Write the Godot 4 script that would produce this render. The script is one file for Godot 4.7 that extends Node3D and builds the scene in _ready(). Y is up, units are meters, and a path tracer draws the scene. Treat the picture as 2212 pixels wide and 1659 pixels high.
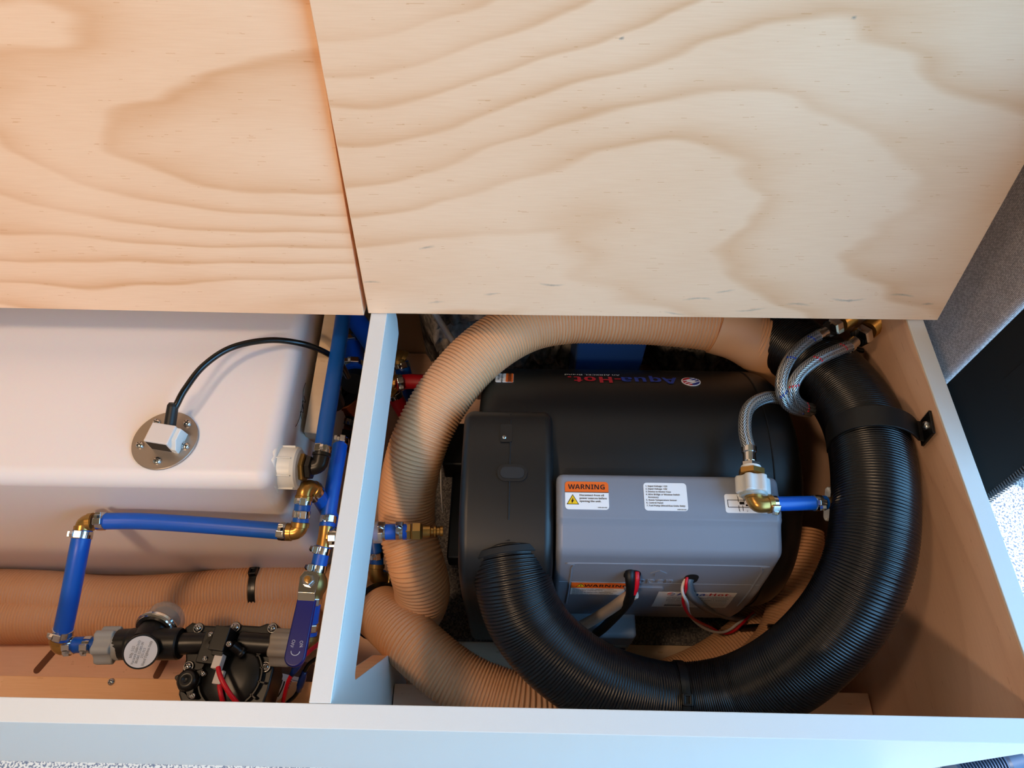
extends Node3D
# An open storage bench in a camper van: a fresh-water tank, pump and plumbing on the left, a combi heater with its air ducts on the right.
# y is up, the van floor is y = 0, the bench rim is y = 0.42.

const RIM := 0.42
const LAMP_COLOR := Color(1.0, 0.84, 0.68)
const LAMP_ENERGY := 1.38
var mats := {}
var taken := {}

# ---------------------------------------------------------------- geometry collector
class G:
	var v := PackedVector3Array()
	var n := PackedVector3Array()
	var uv := PackedVector2Array()
	var ix := PackedInt32Array()

	func add(p: Vector3, nn: Vector3, t := Vector2.ZERO) -> int:
		v.append(p); n.append(nn); uv.append(t)
		return v.size() - 1

	func tri(a: int, b: int, c: int) -> void:
		var k := (v[b] - v[a]).cross(v[c] - v[a])
		if k.dot(n[a] + n[b] + n[c]) > 0.0:
			ix.append(a); ix.append(c); ix.append(b)
		else:
			ix.append(a); ix.append(b); ix.append(c)

	func flat4(a: Vector3, b: Vector3, c: Vector3, d: Vector3) -> void:
		var k := (b - a).cross(c - a).normalized()
		var i := add(a, k, Vector2(0, 0))
		add(b, k, Vector2(1, 0)); add(c, k, Vector2(1, 1)); add(d, k, Vector2(0, 1))
		tri(i, i + 1, i + 2); tri(i, i + 2, i + 3)

	# a box with rounded edges in the frame xf, centred
	func rbox(xf: Transform3D, size: Vector3, r := 0.001, steps := 2) -> G:
		var hs := size * 0.5
		r = minf(r, minf(hs.x, minf(hs.y, hs.z)) * 0.98)
		for ax in 3:
			var au := (ax + 1) % 3
			var av := (ax + 2) % 3
			var cu := _stops(hs[au], r, steps)
			var cv := _stops(hs[av], r, steps)
			for sg in [-1.0, 1.0]:
				var start := v.size()
				for a in cu:
					for b in cv:
						var p := Vector3.ZERO
						p[ax] = hs[ax] * sg
						p[au] = a
						p[av] = b
						var q := Vector3(clampf(p.x, -hs.x + r, hs.x - r), clampf(p.y, -hs.y + r, hs.y - r), clampf(p.z, -hs.z + r, hs.z - r))
						var d := (p - q).normalized()
						add(xf * (q + d * r), (xf.basis * d).normalized(), Vector2(a, b) if ax != 0 else Vector2(b, a))
				var m: int = cv.size()
				for i in cu.size() - 1:
					for j in m - 1:
						var k := start + i * m + j
						tri(k, k + 1, k + m + 1); tri(k, k + m + 1, k + m)
		return self

	func _stops(h: float, r: float, steps: int) -> Array:
		var out := []
		for k in steps + 1:
			out.append(-(h - r) - r * tan(PI / 4.0 * (steps - k) / steps))
		for k in steps + 1:
			out.append((h - r) + r * tan(PI / 4.0 * k / steps))
		return out

	func box(c: Vector3, size: Vector3, r := 0.001) -> G:
		return rbox(Transform3D(Basis(), c), size, r)

	# a profile of (radius, height) turned about dir
	func lathe(at: Vector3, dir: Vector3, prof: Array, seg := 24, smooth := false, hexed := false, hint := Vector3(0.31, 0.2, 0.93)) -> G:
		var w := dir.normalized()
		var e := (hint - w * hint.dot(w)).normalized()
		var f := w.cross(e)
		var cnt := prof.size()
		var bn := []
		for i in cnt - 1:
			var d: Vector2 = prof[i + 1] - prof[i]
			bn.append(Vector2(d.y, -d.x).normalized())
		for i in cnt - 1:
			var n0: Vector2 = bn[i]
			var n1: Vector2 = bn[i]
			if smooth:
				if i > 0: n0 = (bn[i] + bn[i - 1]).normalized()
				if i < cnt - 2: n1 = (bn[i] + bn[i + 1]).normalized()
			var start := v.size()
			for s in seg:
				for half in ([0, 1] if hexed else [0]):
					var a: float = TAU * (s + half) / seg
					var am: float = TAU * (s + 0.5) / seg if hexed else a
					var o := e * cos(a) + f * sin(a)
					var om := e * cos(am) + f * sin(am)
					add(at + o * prof[i].x + w * prof[i].y, om * n0.x + w * n0.y, Vector2(float(s) / seg, prof[i].y))
					add(at + o * prof[i + 1].x + w * prof[i + 1].y, om * n1.x + w * n1.y, Vector2(float(s) / seg, prof[i + 1].y))
			for s in seg:
				if hexed:
					var k := start + s * 4
					tri(k, k + 1, k + 3); tri(k, k + 3, k + 2)
				else:
					var k := start + s * 2
					var k2 := start + ((s + 1) % seg) * 2
					tri(k, k + 1, k2 + 1); tri(k, k2 + 1, k2)
		return self

	# a round bar along points; rad holds one radius or one for each point
	func sweep(pts: PackedVector3Array, rad, seg := 16, cap := true, squash := 1.0) -> G:
		var cnt := pts.size()
		var t0 := (pts[1] - pts[0]).normalized()
		var e := (Vector3.UP - t0 * t0.y)
		if e.length() < 0.2: e = Vector3.RIGHT - t0 * t0.x
		e = e.normalized()
		var start := v.size()
		var run := 0.0
		for i in cnt:
			var t := (pts[mini(i + 1, cnt - 1)] - pts[maxi(i - 1, 0)]).normalized()
			e = (e - t * e.dot(t)).normalized()
			var f := t.cross(e)
			if i > 0: run += pts[i].distance_to(pts[i - 1])
			var r: float = rad if rad is float else rad[i]
			var slope := 0.0
			if not rad is float and i > 0 and i < cnt - 1:
				slope = (rad[i + 1] - rad[i - 1]) / maxf(pts[i + 1].distance_to(pts[i - 1]), 1e-6)
			for s in seg + 1:
				var a := TAU * s / seg
				var o := e * cos(a) * squash + f * sin(a)
				add(pts[i] + o * r, (o - t * slope).normalized(), Vector2(float(s) / seg, run))
		for i in cnt - 1:
			for s in seg:
				var k := start + i * (seg + 1) + s
				tri(k, k + 1, k + seg + 2); tri(k, k + seg + 2, k + seg + 1)
		if cap:
			for ed in [0, cnt - 1]:
				var t := (pts[1] - pts[0]).normalized() * -1.0 if ed == 0 else (pts[cnt - 1] - pts[cnt - 2]).normalized()
				var c := add(pts[ed], t)
				for s in seg:
					var k: int = start + ed * (seg + 1) + s
					var a := add(v[k], t)
					var b := add(v[k + 1], t)
					tri(c, a, b)
		return self

	# a polygon in the xf x/y plane drawn out along xf z, edges rounded by r
	func prism(poly_in: PackedVector2Array, xf: Transform3D, depth: float, r := 0.0, steps := 2, crease := 0.75) -> G:
		var poly := poly_in
		if Geometry2D.is_polygon_clockwise(poly):
			poly = poly.duplicate(); poly.reverse()
		var cnt := poly.size()
		var en := []
		for i in cnt:
			var d := poly[(i + 1) % cnt] - poly[i]
			en.append(Vector2(d.y, -d.x).normalized())
		var off := []
		for i in cnt:
			var a: Vector2 = en[(i + cnt - 1) % cnt]
			var b: Vector2 = en[i]
			var m := (a + b).normalized()
			off.append(m / maxf(m.dot(b), 0.35))
		var rows := []
		if r > 0.0:
			for k in steps + 1:
				var a := PI / 2.0 * k / steps
				rows.append([r * (1.0 - sin(a)), r * (1.0 - cos(a)), a, -1.0])
			for k in steps + 1:
				var a := PI / 2.0 * (steps - k) / steps
				rows.append([r * (1.0 - sin(a)), depth - r * (1.0 - cos(a)), a, 1.0])
		else:
			rows = [[0.0, 0.0, PI / 2.0, -1.0], [0.0, depth, PI / 2.0, 1.0]]
		for i in cnt:
			var j := (i + 1) % cnt
			var pv: Vector2 = en[(i + cnt - 1) % cnt]
			var nx: Vector2 = en[j]
			var n0: Vector2 = (en[i] + pv).normalized() if en[i].dot(pv) > crease else en[i]
			var n1: Vector2 = (en[i] + nx).normalized() if en[i].dot(nx) > crease else en[i]
			var start := v.size()
			for row in rows:
				for e in 2:
					var pi: int = i if e == 0 else j
					var q: Vector2 = poly[pi] - off[pi] * row[0]
					var nn: Vector2 = n0 if e == 0 else n1
					var n3 := Vector3(nn.x * sin(row[2]), nn.y * sin(row[2]), row[3] * cos(row[2]))
					add(xf * Vector3(q.x, q.y, row[1]), (xf.basis * n3).normalized(), Vector2(q.x + q.y, row[1]))
			for k in rows.size() - 1:
				var a := start + k * 2
				tri(a, a + 1, a + 3); tri(a, a + 3, a + 2)
		var inner := PackedVector2Array()
		for i in cnt:
			inner.append(poly[i] - off[i] * r)
		var ids := Geometry2D.triangulate_polygon(inner)
		if ids.is_empty():
			inner = poly
			ids = Geometry2D.triangulate_polygon(inner)
		for e in 2:
			var z := 0.0 if e == 0 else depth
			var nn := (xf.basis * Vector3(0, 0, -1.0 if e == 0 else 1.0)).normalized()
			var start := v.size()
			for q in inner:
				add(xf * Vector3(q.x, q.y, z), nn, q)
			for k in range(0, ids.size(), 3):
				tri(start + ids[k], start + ids[k + 1], start + ids[k + 2])
		return self

	func mesh() -> ArrayMesh:
		var a := []
		a.resize(Mesh.ARRAY_MAX)
		a[Mesh.ARRAY_VERTEX] = v
		a[Mesh.ARRAY_NORMAL] = n
		a[Mesh.ARRAY_TEX_UV] = uv
		a[Mesh.ARRAY_INDEX] = ix
		var m := ArrayMesh.new()
		m.add_surface_from_arrays(Mesh.PRIMITIVE_TRIANGLES, a)
		return m

# a smooth outline in (z, y) that runs along x: the heater's covers and their stickers follow it
class Outline:
	var p := PackedVector2Array()
	var s := PackedFloat32Array()
	func _init(pts: PackedVector2Array) -> void:
		p = pts
		s.append(0.0)
		for i in range(1, p.size()):
			s.append(s[i - 1] + p[i].distance_to(p[i - 1]))
	func at(q: float) -> Vector2:
		for i in range(1, p.size()):
			if q <= s[i] or i == p.size() - 1:
				return p[i - 1].lerp(p[i], (q - s[i - 1]) / (s[i] - s[i - 1]))
		return p[0]
	func out(x: float, q: float, lift: float) -> Vector3:
		var c := at(q)
		var t := (at(q + 0.004) - at(q - 0.004)).normalized()
		return Vector3(x, c.y + t.x * lift, c.x - t.y * lift)

# ---------------------------------------------------------------- scene tree
func numbered(called: String) -> String:
	taken[called] = taken.get(called, -1) + 1
	return called if taken[called] == 0 else "%s_%03d" % [called, taken[called]]

func tag(o: Node, label: String, category := "", group := "", kind := "") -> Node:
	if label: o.set_meta("label", label)
	if category: o.set_meta("category", category)
	if group: o.set_meta("group", group)
	if kind: o.set_meta("kind", kind)
	return o

func thing(called: String, label: String, category: String, at: Vector3, group := "") -> Node3D:
	var o := Node3D.new()
	o.name = numbered(called)
	add_child(o)
	o.position = at
	tag(o, label, category, group)
	return o

# a mesh whose points are given in the scene's own frame
func part(called: String, g, m: Material, parent: Node3D, label := "") -> MeshInstance3D:
	var o := MeshInstance3D.new()
	o.name = called
	o.mesh = g.mesh() if g is G else g
	o.material_override = m
	parent.add_child(o, true)
	var back := Vector3.ZERO
	var k: Node = parent
	while k != self:
		back += (k as Node3D).position
		k = k.get_parent()
	o.position = -back
	if label: o.set_meta("label", label)
	return o

# a mesh shared between copies, set down by xf
func copy_at(called: String, m: Mesh, mat: Material, parent: Node3D, xf: Transform3D) -> MeshInstance3D:
	var o := part(called, m, mat, parent)
	o.transform = Transform3D(xf.basis, xf.origin + o.position)
	return o

func solo(called: String, label: String, category: String, g, m: Material, group := "") -> MeshInstance3D:
	var o := part(numbered(called), g, m, self)
	tag(o, label, category, group)
	return o

func shell(called: String, g: G, m: Material, parent: Node3D = self) -> MeshInstance3D:
	var o := part(called, g, m, parent)
	if parent == self: o.set_meta("kind", "structure")
	return o

# ---------------------------------------------------------------- curves
func curve(raw: Array, step := 0.004) -> PackedVector3Array:
	var cnt := raw.size()
	var dense := PackedVector3Array()
	for i in cnt - 1:
		var a: Vector3 = raw[maxi(i - 1, 0)] if i > 0 else raw[0] * 2.0 - raw[1]
		var b: Vector3 = raw[i]
		var c: Vector3 = raw[i + 1]
		var d: Vector3 = raw[i + 2] if i + 2 < cnt else raw[i + 1] * 2.0 - raw[i]
		for k in 24:
			dense.append(b.cubic_interpolate(c, a, d, k / 24.0))
	dense.append(raw[cnt - 1])
	var out := PackedVector3Array([dense[0]])
	var left := step
	for i in range(1, dense.size()):
		var p := dense[i - 1]
		var gap := p.distance_to(dense[i])
		while gap >= left and gap > 0.0:
			p = p.lerp(dense[i], left / gap)
			gap -= left
			left = step
			out.append(p)
		left -= gap
	if out[out.size() - 1].distance_to(dense[dense.size() - 1]) > step * 0.3:
		out.append(dense[dense.size() - 1])
	return out

func frame(dir: Vector3, up: Vector3, at := Vector3.ZERO) -> Transform3D:
	var z := dir.normalized()
	var y := (up - z * up.dot(z)).normalized()
	return Transform3D(Basis(y.cross(z), y, z), at)

func round_rect(w: float, h: float, r: float, steps := 4) -> PackedVector2Array:
	var out := PackedVector2Array()
	for c in [[1, 1, 0.0], [-1, 1, PI / 2], [-1, -1, PI], [1, -1, PI * 1.5]]:
		for k in steps + 1:
			var a: float = c[2] + PI / 2 * k / steps
			out.append(Vector2(c[0] * (w / 2 - r) + cos(a) * r, c[1] * (h / 2 - r) + sin(a) * r))
	return out

func circle(r: float, steps := 24) -> PackedVector2Array:
	var out := PackedVector2Array()
	for k in steps:
		out.append(Vector2(cos(TAU * k / steps), sin(TAU * k / steps)) * r)
	return out

# a flat shape (in metres about its middle) laid on a surface by put(Vector2, lift)
func laid(poly: PackedVector2Array, put: Callable, lift: float) -> G:
	var g := G.new()
	var ids := Geometry2D.triangulate_polygon(poly)
	var n: Vector3 = (put.call(Vector2.ZERO, lift + 0.01) - put.call(Vector2.ZERO, lift)).normalized()
	for q in poly:
		g.add(put.call(q, lift), n, q)
	for k in range(0, ids.size(), 3):
		g.tri(ids[k], ids[k + 1], ids[k + 2])
	for i in poly.size():
		var j := (i + 1) % poly.size()
		var a: Vector3 = put.call(poly[i], lift)
		var b: Vector3 = put.call(poly[j], lift)
		g.flat4(a, b, put.call(poly[j], 0.0), put.call(poly[i], 0.0))
	return g

func sheet(w: float, h: float, nx: int, ny: int, put: Callable, lift: float) -> G:
	var g := G.new()
	for j in ny + 1:
		for i in nx + 1:
			var q := Vector2(w * (float(i) / nx - 0.5), h * (float(j) / ny - 0.5))
			var c: Vector3 = put.call(q, lift)
			g.add(c, (put.call(q, lift + 0.01) - c).normalized(), q)
	for j in ny:
		for i in nx:
			var k := j * (nx + 1) + i
			g.tri(k, k + 1, k + nx + 2); g.tri(k, k + nx + 2, k + nx + 1)
	return g

# lettering laid on a surface; high is the height of a capital, at its left end (or middle); thick makes it stand out
var cap_share := {}
func letters(txt: String, high: float, put: Callable, at: Vector2, lift: float, turn := 0.0, centred := false, bold := false, wide := 1.0, serif := false, thick := 0.0) -> ArrayMesh:
	var f := SystemFont.new()
	f.font_names = PackedStringArray(["Droid Serif" if serif else "Droid Sans"])
	f.font_weight = 700 if bold else 400
	var tm := TextMesh.new()
	tm.font = f
	tm.font_size = 48
	tm.depth = 0.0
	tm.pixel_size = 1.0
	var key := "%s%s" % [serif, bold]
	if not cap_share.has(key):
		tm.text = "H"
		cap_share[key] = tm.get_aabb().size.y
	tm.text = txt
	var size: float = high / cap_share[key]
	tm.depth = thick / size
	tm.curve_step = 4.0
	tm.horizontal_alignment = HORIZONTAL_ALIGNMENT_CENTER if centred else HORIZONTAL_ALIGNMENT_LEFT
	tm.vertical_alignment = VERTICAL_ALIGNMENT_CENTER
	var arr := tm.get_mesh_arrays()
	var vs: PackedVector3Array = arr[Mesh.ARRAY_VERTEX]
	var ns: PackedVector3Array = arr[Mesh.ARRAY_NORMAL]
	var out := G.new()
	for i in vs.size():
		var p := vs[i] * size
		var q := at + Vector2(p.x * wide, p.y).rotated(turn)
		var c: Vector3 = put.call(q, lift + p.z)
		var up: Vector3 = (put.call(q, lift + p.z + 0.01) - c).normalized()
		if thick > 0.0 and absf(ns[i].z) < 0.5:
			var side := Vector2(ns[i].x, ns[i].y).rotated(turn)
			up = (put.call(q + side * 0.002, lift + p.z) - c).normalized()
		out.add(c, up, q)
	var ids: PackedInt32Array = arr[Mesh.ARRAY_INDEX]
	for k in range(0, ids.size(), 3):
		out.tri(ids[k], ids[k + 1], ids[k + 2])
	return out.mesh()

func plane(at: Vector3, right: Vector3, up: Vector3) -> Callable:
	var r := right.normalized()
	var u := (up - r * up.dot(r)).normalized()
	var n := r.cross(u)
	return func(q: Vector2, lift: float) -> Vector3: return at + r * q.x + u * q.y + n * lift

# ---------------------------------------------------------------- materials
func mat(called: String, c: Color, rough := 0.6, metal := 0.0) -> StandardMaterial3D:
	if mats.has(called): return mats[called]
	var m := StandardMaterial3D.new()
	m.resource_name = called
	m.albedo_color = c
	m.roughness = rough
	m.metallic = metal
	mats[called] = m
	return m

func noise(seed_: int, freq := 1.0, octaves := 3) -> FastNoiseLite:
	var f := FastNoiseLite.new()
	f.seed = seed_
	f.frequency = freq
	f.noise_type = FastNoiseLite.TYPE_SIMPLEX_SMOOTH
	f.fractal_octaves = octaves
	return f

func picture(w: int, h: int, bytes: PackedByteArray) -> ImageTexture:
	return ImageTexture.create_from_image(Image.create_from_data(w, h, false, Image.FORMAT_RGB8, bytes))

# rotary-cut veneer: the growth lines are contours of a stretched height field
func veneer(w: int, h: int, per_m: float, seed_: int, pale: Color, dark: Color, lines := 11.0, strength := 1.0, scuffs := []) -> ImageTexture:
	var a := noise(seed_, 1.0, 2)
	var b := noise(seed_ + 7, 1.0, 2)
	var f := noise(seed_ + 13, 1.0, 2)
	var bytes := PackedByteArray()
	bytes.resize(w * h * 3)
	var k := 0
	for j in h:
		var y := j / per_m
		for i in w:
			var x := i / per_m
			var hgt := y * lines + 3.6 * a.get_noise_2d(x * 0.85, y * 2.3) + 0.16 * b.get_noise_2d(x * 6.0, y * 22.0)
			var fr := hgt - floorf(hgt)
			var d := exp(-fr * 5.0) * smoothstep(0.0, 0.16, fr) * (0.9 + 0.9 * b.get_noise_2d(x * 2.2 + 40.0, y * 4.0)) * 1.5
			var fib := f.get_noise_2d(x * 22.0, y * 700.0)
			d = d * 0.85 * strength + fib * 0.10 + 0.12 * a.get_noise_2d(x * 4.0 + 9.0, y * 7.0)
			if fib > 0.55 and b.get_noise_2d(x * 40.0, y * 70.0) > 0.42: d += 0.5
			var c := pale.lerp(dark, clampf(d, -0.25, 1.1))
			bytes[k] = int(clampf(c.r, 0, 1) * 255); bytes[k + 1] = int(clampf(c.g, 0, 1) * 255); bytes[k + 2] = int(clampf(c.b, 0, 1) * 255)
			k += 3
	for s in scuffs:                              # grey rub marks: [from the left, from the foot, length, strength]
		var cx := int(s[0] * per_m)
		var cy := int(s[1] * per_m)
		var hl := int(s[2] * per_m * 0.5)
		for j in range(maxi(cy - 12, 0), mini(cy + 12, h)):
			for i in range(maxi(cx - hl, 0), mini(cx + hl, w)):
				var q := absf(float(i - cx) / hl)
				var bend := 5.0 * sin(float(i) * 0.045 + s[0] * 90.0)
				var dy := absf(float(j - cy) - bend) / (1.5 + 4.0 * (0.5 + 0.5 * b.get_noise_2d(i * 0.05, s[1] * 50.0)))
				var g: float = clampf((1.0 - q) * (1.0 - dy), 0, 1) * s[3] * (0.6 + 0.8 * absf(f.get_noise_2d(i * 0.2, j * 0.4)))
				var o := (j * w + i) * 3
				for e in 3: bytes[o + e] = int(lerpf(bytes[o + e], 95.0, clampf(g, 0, 0.8)))
	return picture(w, h, bytes)

# over-and-under threads; returns [colour, height]
func weave(side: int, threads: int, light: Color, dark: Color, seed_: int, uneven := 0.3) -> Array:
	var rg := RandomNumberGenerator.new()
	rg.seed = seed_
	var tone := []
	for k in threads * threads: tone.append(rg.randf())
	var bytes := PackedByteArray()
	bytes.resize(side * side * 3)
	var hb := PackedByteArray()
	hb.resize(side * side * 3)
	for j in side:
		for i in side:
			var fx := float(i) / side * threads
			var fy := float(j) / side * threads
			var cx := int(fx); var cy := int(fy)
			var ux := absf(fx - cx - 0.5) * 2.0
			var uy := absf(fy - cy - 0.5) * 2.0
			var over := (cx + cy) % 2 == 0
			var hh := (1.0 - (uy if over else ux) * (uy if over else ux)) * (1.0 - 0.5 * (ux if over else uy))
			var t: float = clampf(hh * (1.0 - uneven) + uneven * tone[cx + cy * threads], 0, 1)
			var c := dark.lerp(light, t)
			var k := (j * side + i) * 3
			bytes[k] = int(c.r * 255); bytes[k + 1] = int(c.g * 255); bytes[k + 2] = int(c.b * 255)
			var hv := int(clampf(hh, 0, 1) * 255)
			hb[k] = hv; hb[k + 1] = hv; hb[k + 2] = hv
	return [picture(side, side, bytes), picture(side, side, hb)]

# small speckles between two tones
func speckle(side: int, seed_: int, freq: float, lo: Color, hi: Color, cut := 0.0, soft := 0.25) -> ImageTexture:
	var f := noise(seed_, freq, 3)
	var im := f.get_seamless_image(side, side)
	var bytes := PackedByteArray()
	bytes.resize(side * side * 3)
	for j in side:
		for i in side:
			var t := smoothstep(0.5 + cut - soft, 0.5 + cut + soft, im.get_pixel(i, j).r)
			var c := lo.lerp(hi, t)
			var k := (j * side + i) * 3
			bytes[k] = int(c.r * 255); bytes[k + 1] = int(c.g * 255); bytes[k + 2] = int(c.b * 255)
	return picture(side, side, bytes)

func grain_normal(freq: float, seed_: int, strength: float) -> NoiseTexture2D:
	var t := NoiseTexture2D.new()
	t.width = 256
	t.height = 256
	t.seamless = true
	t.as_normal_map = true
	t.bump_strength = strength
	t.noise = noise(seed_, freq, 3)
	return t

func make_materials() -> void:
	var birch := Color(0.98, 0.81, 0.665)
	var streak := Color(0.86, 0.62, 0.43)
	var m := mat("lid veneer a", Color.WHITE, 0.55)
	m.albedo_texture = veneer(1240, 1000, 2000.0, 3, birch, streak, 15.0, 0.7, [[0.1996, 0.0441, 0.0293, 0.50], [0.0714, 0.0874, 0.0188, 0.45], [0.3564, 0.0240, 0.0347, 0.50], [0.3833, 0.0369, 0.0220, 0.40], [0.5150, 0.0283, 0.0394, 0.55], [0.5696, 0.0322, 0.0294, 0.50], [0.0082, 0.0414, 0.0221, 0.40], [0.1358, 0.0308, 0.0198, 0.35], [0.4641, 0.0180, 0.0298, 0.40], [0.4160, 0.0121, 0.0350, 0.40], [0.6012, 0.0201, 0.0149, 0.50], [0.3346, 0.0063, 0.0252, 0.35], [0.2464, 0.2901, 0.0052, 0.80], [0.4264, 0.3051, 0.0051, 0.70], [0.0751, 0.0153, 0.0201, 0.30]])
	m.uv1_scale = Vector3(1 / 0.62, 1 / 0.5, 1)
	m.uv1_offset = Vector3(0.5, 0.5, 0)
	m = mat("lid veneer b", Color.WHITE, 0.55)
	m.albedo_texture = veneer(1700, 1000, 2000.0, 27, birch, streak, 19.0, 0.85)
	m.uv1_scale = Vector3(1 / 0.85, 1 / 0.5, 1)
	m.uv1_offset = Vector3(0.5, 0.5, 0)
	m = mat("plywood", Color.WHITE, 0.6)
	m.albedo_texture = veneer(768, 512, 1024.0, 44, Color(0.94, 0.77, 0.65), Color(0.82, 0.62, 0.49), 9.0, 0.35)
	m.uv1_triplanar = true
	m.uv1_world_triplanar = true
	m.uv1_scale = Vector3(1.35, 2.0, 1.35)
	m = mat("pine", Color.WHITE, 0.6)
	m.albedo_texture = veneer(768, 384, 1536.0, 61, Color(0.97, 0.75, 0.55), Color(0.82, 0.56, 0.36), 26.0, 0.55)
	m.uv1_triplanar = true
	m.uv1_world_triplanar = true
	m.uv1_scale = Vector3(1.6, 3.2, 3.2)
	m = mat("laminate", Color(0.86, 0.86, 0.845), 0.42)
	m.normal_enabled = true
	m.normal_texture = grain_normal(0.35, 5, 2.0)
	m.normal_scale = 0.1
	m.uv1_triplanar = true
	m.uv1_world_triplanar = true
	m.uv1_scale = Vector3(12, 12, 12)
	m = mat("tank plastic", Color(0.92, 0.885, 0.87), 0.38)
	m.subsurf_scatter_enabled = true
	m.subsurf_scatter_strength = 0.15
	mat("sealant", Color(0.93, 0.92, 0.90), 0.35)
	mat("boss plastic", Color(0.86, 0.86, 0.84), 0.35)
	mat("brass", Color(0.72, 0.55, 0.30), 0.3, 0.9)
	mat("dull brass", Color(0.62, 0.50, 0.29), 0.42, 0.85)
	mat("copper", Color(0.55, 0.30, 0.18), 0.35, 0.9)
	mat("steel", Color(0.74, 0.74, 0.74), 0.24, 1.0)
	mat("bright steel", Color(0.83, 0.82, 0.81), 0.12, 1.0)
	m = mat("brushed plate", Color(0.66, 0.62, 0.58), 0.42, 0.9)
	mat("blue hose", Color(0.01, 0.33, 0.72), 0.38)
	mat("blue grip", Color(0.06, 0.09, 0.42), 0.3)
	mat("red pipe", Color(0.55, 0.03, 0.09), 0.4)
	mat("red cap", Color(0.70, 0.05, 0.08), 0.45)
	mat("black rubber", Color(0.025, 0.025, 0.028), 0.5)
	mat("black nylon", Color(0.02, 0.02, 0.022), 0.3)
	mat("black cable", Color(0.02, 0.02, 0.022), 0.25)
	m = mat("pump black", Color(0.035, 0.033, 0.034), 0.36)
	m = mat("heater black", Color(0.036, 0.038, 0.044), 0.42)
	m.normal_enabled = true
	m.normal_texture = grain_normal(0.5, 9, 3.0)
	m.normal_scale = 0.18
	m.uv1_triplanar = true
	m.uv1_world_triplanar = true
	m.uv1_scale = Vector3(25, 25, 25)
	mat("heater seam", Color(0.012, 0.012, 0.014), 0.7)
	mat("cover grey", Color(0.49, 0.51, 0.555), 0.4)
	mat("box blue-grey", Color(0.50, 0.57, 0.63), 0.35)
	mat("box clear", Color(0.62, 0.66, 0.66), 0.3)
	mat("wing grey", Color(0.66, 0.65, 0.62), 0.5)
	mat("wing beige", Color(0.58, 0.53, 0.47), 0.5)
	mat("wing white", Color(0.80, 0.80, 0.79), 0.45)
	mat("white tape", Color(0.92, 0.92, 0.90), 0.6)
	m = mat("brown duct", Color(0.86, 0.65, 0.475), 0.5)
	m = mat("brown groove", Color(0.42, 0.29, 0.20), 0.7)
	mat("black duct", Color(0.03, 0.028, 0.04), 0.3)
	mat("print white", Color(0.92, 0.92, 0.92), 0.45)
	mat("print cream", Color(0.90, 0.88, 0.86), 0.5)
	mat("print black", Color(0.05, 0.05, 0.06), 0.5)
	mat("print orange", Color(0.90, 0.40, 0.10), 0.45)
	mat("print yellow", Color(0.93, 0.76, 0.10), 0.45)
	mat("print blue", Color(0.10, 0.22, 0.55), 0.45)
	mat("print red", Color(0.72, 0.10, 0.16), 0.45)
	mat("print grey", Color(0.45, 0.46, 0.48), 0.5)
	mat("print navy", Color(0.08, 0.13, 0.42), 0.5)
	mat("lever print", Color(0.82, 0.84, 0.9), 0.5)
	mat("red wire", Color(0.80, 0.03, 0.13), 0.4)
	mat("white wire", Color(0.86, 0.84, 0.82), 0.4)
	mat("pale cable", Color(0.78, 0.72, 0.66), 0.4)
	mat("grey ribbon", Color(0.45, 0.47, 0.49), 0.4)
	mat("blue crimp", Color(0.05, 0.16, 0.40), 0.25)
	mat("white connector", Color(0.85, 0.81, 0.78), 0.4)
	mat("pencil", Color(0.22, 0.20, 0.22), 0.8)
	mat("motor paint", Color(0.42, 0.36, 0.33), 0.35, 0.5)
	mat("dark wood", Color(0.44, 0.28, 0.19), 0.8)
	m = mat("clear bowl", Color(0.75, 0.72, 0.68, 0.35), 0.12)
	m.transparency = BaseMaterial3D.TRANSPARENCY_ALPHA
	m = mat("wool", Color.WHITE, 0.95)
	m.albedo_texture = speckle(512, 31, 0.02, Color(0.30, 0.29, 0.29), Color(0.66, 0.62, 0.58), 0.0, 0.3)
	m.uv1_triplanar = true
	m.uv1_world_triplanar = true
	m.uv1_scale = Vector3(5, 5, 5)
	mat("blue bin", Color(0.13, 0.28, 0.50), 0.5)
	mat("dark lining", Color(0.03, 0.03, 0.035), 0.8)
	var wv := weave(512, 64, Color(0.97, 0.92, 0.92), Color(0.52, 0.48, 0.49), 71, 0.35)
	m = mat("seat weave", Color.WHITE, 0.9)
	m.albedo_texture = wv[0]
	m.heightmap_enabled = true
	m.heightmap_texture = wv[1]
	m.heightmap_scale = 0.06
	m.uv1_scale = Vector3(8, 8, 8)
	wv = weave(512, 64, Color(0.58, 0.54, 0.50), Color(0.20, 0.20, 0.21), 72, 0.7)
	m = mat("mat weave", Color.WHITE, 0.9)
	m.albedo_texture = wv[0]
	m.uv1_triplanar = true
	m.uv1_world_triplanar = true
	m.uv1_scale = Vector3(8, 8, 8)
	mat("black felt", Color(0.022, 0.022, 0.03), 0.9)
	mat("grey thread", Color(0.35, 0.36, 0.38), 0.8)
	m = mat("rug", Color.WHITE, 0.95)
	m.albedo_texture = speckle(512, 81, 0.075, Color(0.46, 0.50, 0.58), Color(0.94, 0.93, 0.90), -0.07, 0.14)
	m.uv1_triplanar = true
	m.uv1_world_triplanar = true
	m.uv1_scale = Vector3(6, 6, 6)
	var br := braid()
	m = mat("steel braid", Color.WHITE, 0.3, 0.85)
	m.albedo_texture = br[0]
	m.heightmap_enabled = true
	m.heightmap_texture = br[1]
	m.heightmap_scale = 0.06
	m.uv1_scale = Vector3(5, 65, 1)
	mat("grommet grey", Color(0.10, 0.10, 0.105), 0.7)
	mat("sleeve blue", Color(0.22, 0.27, 0.36), 0.35, 0.3)
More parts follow.
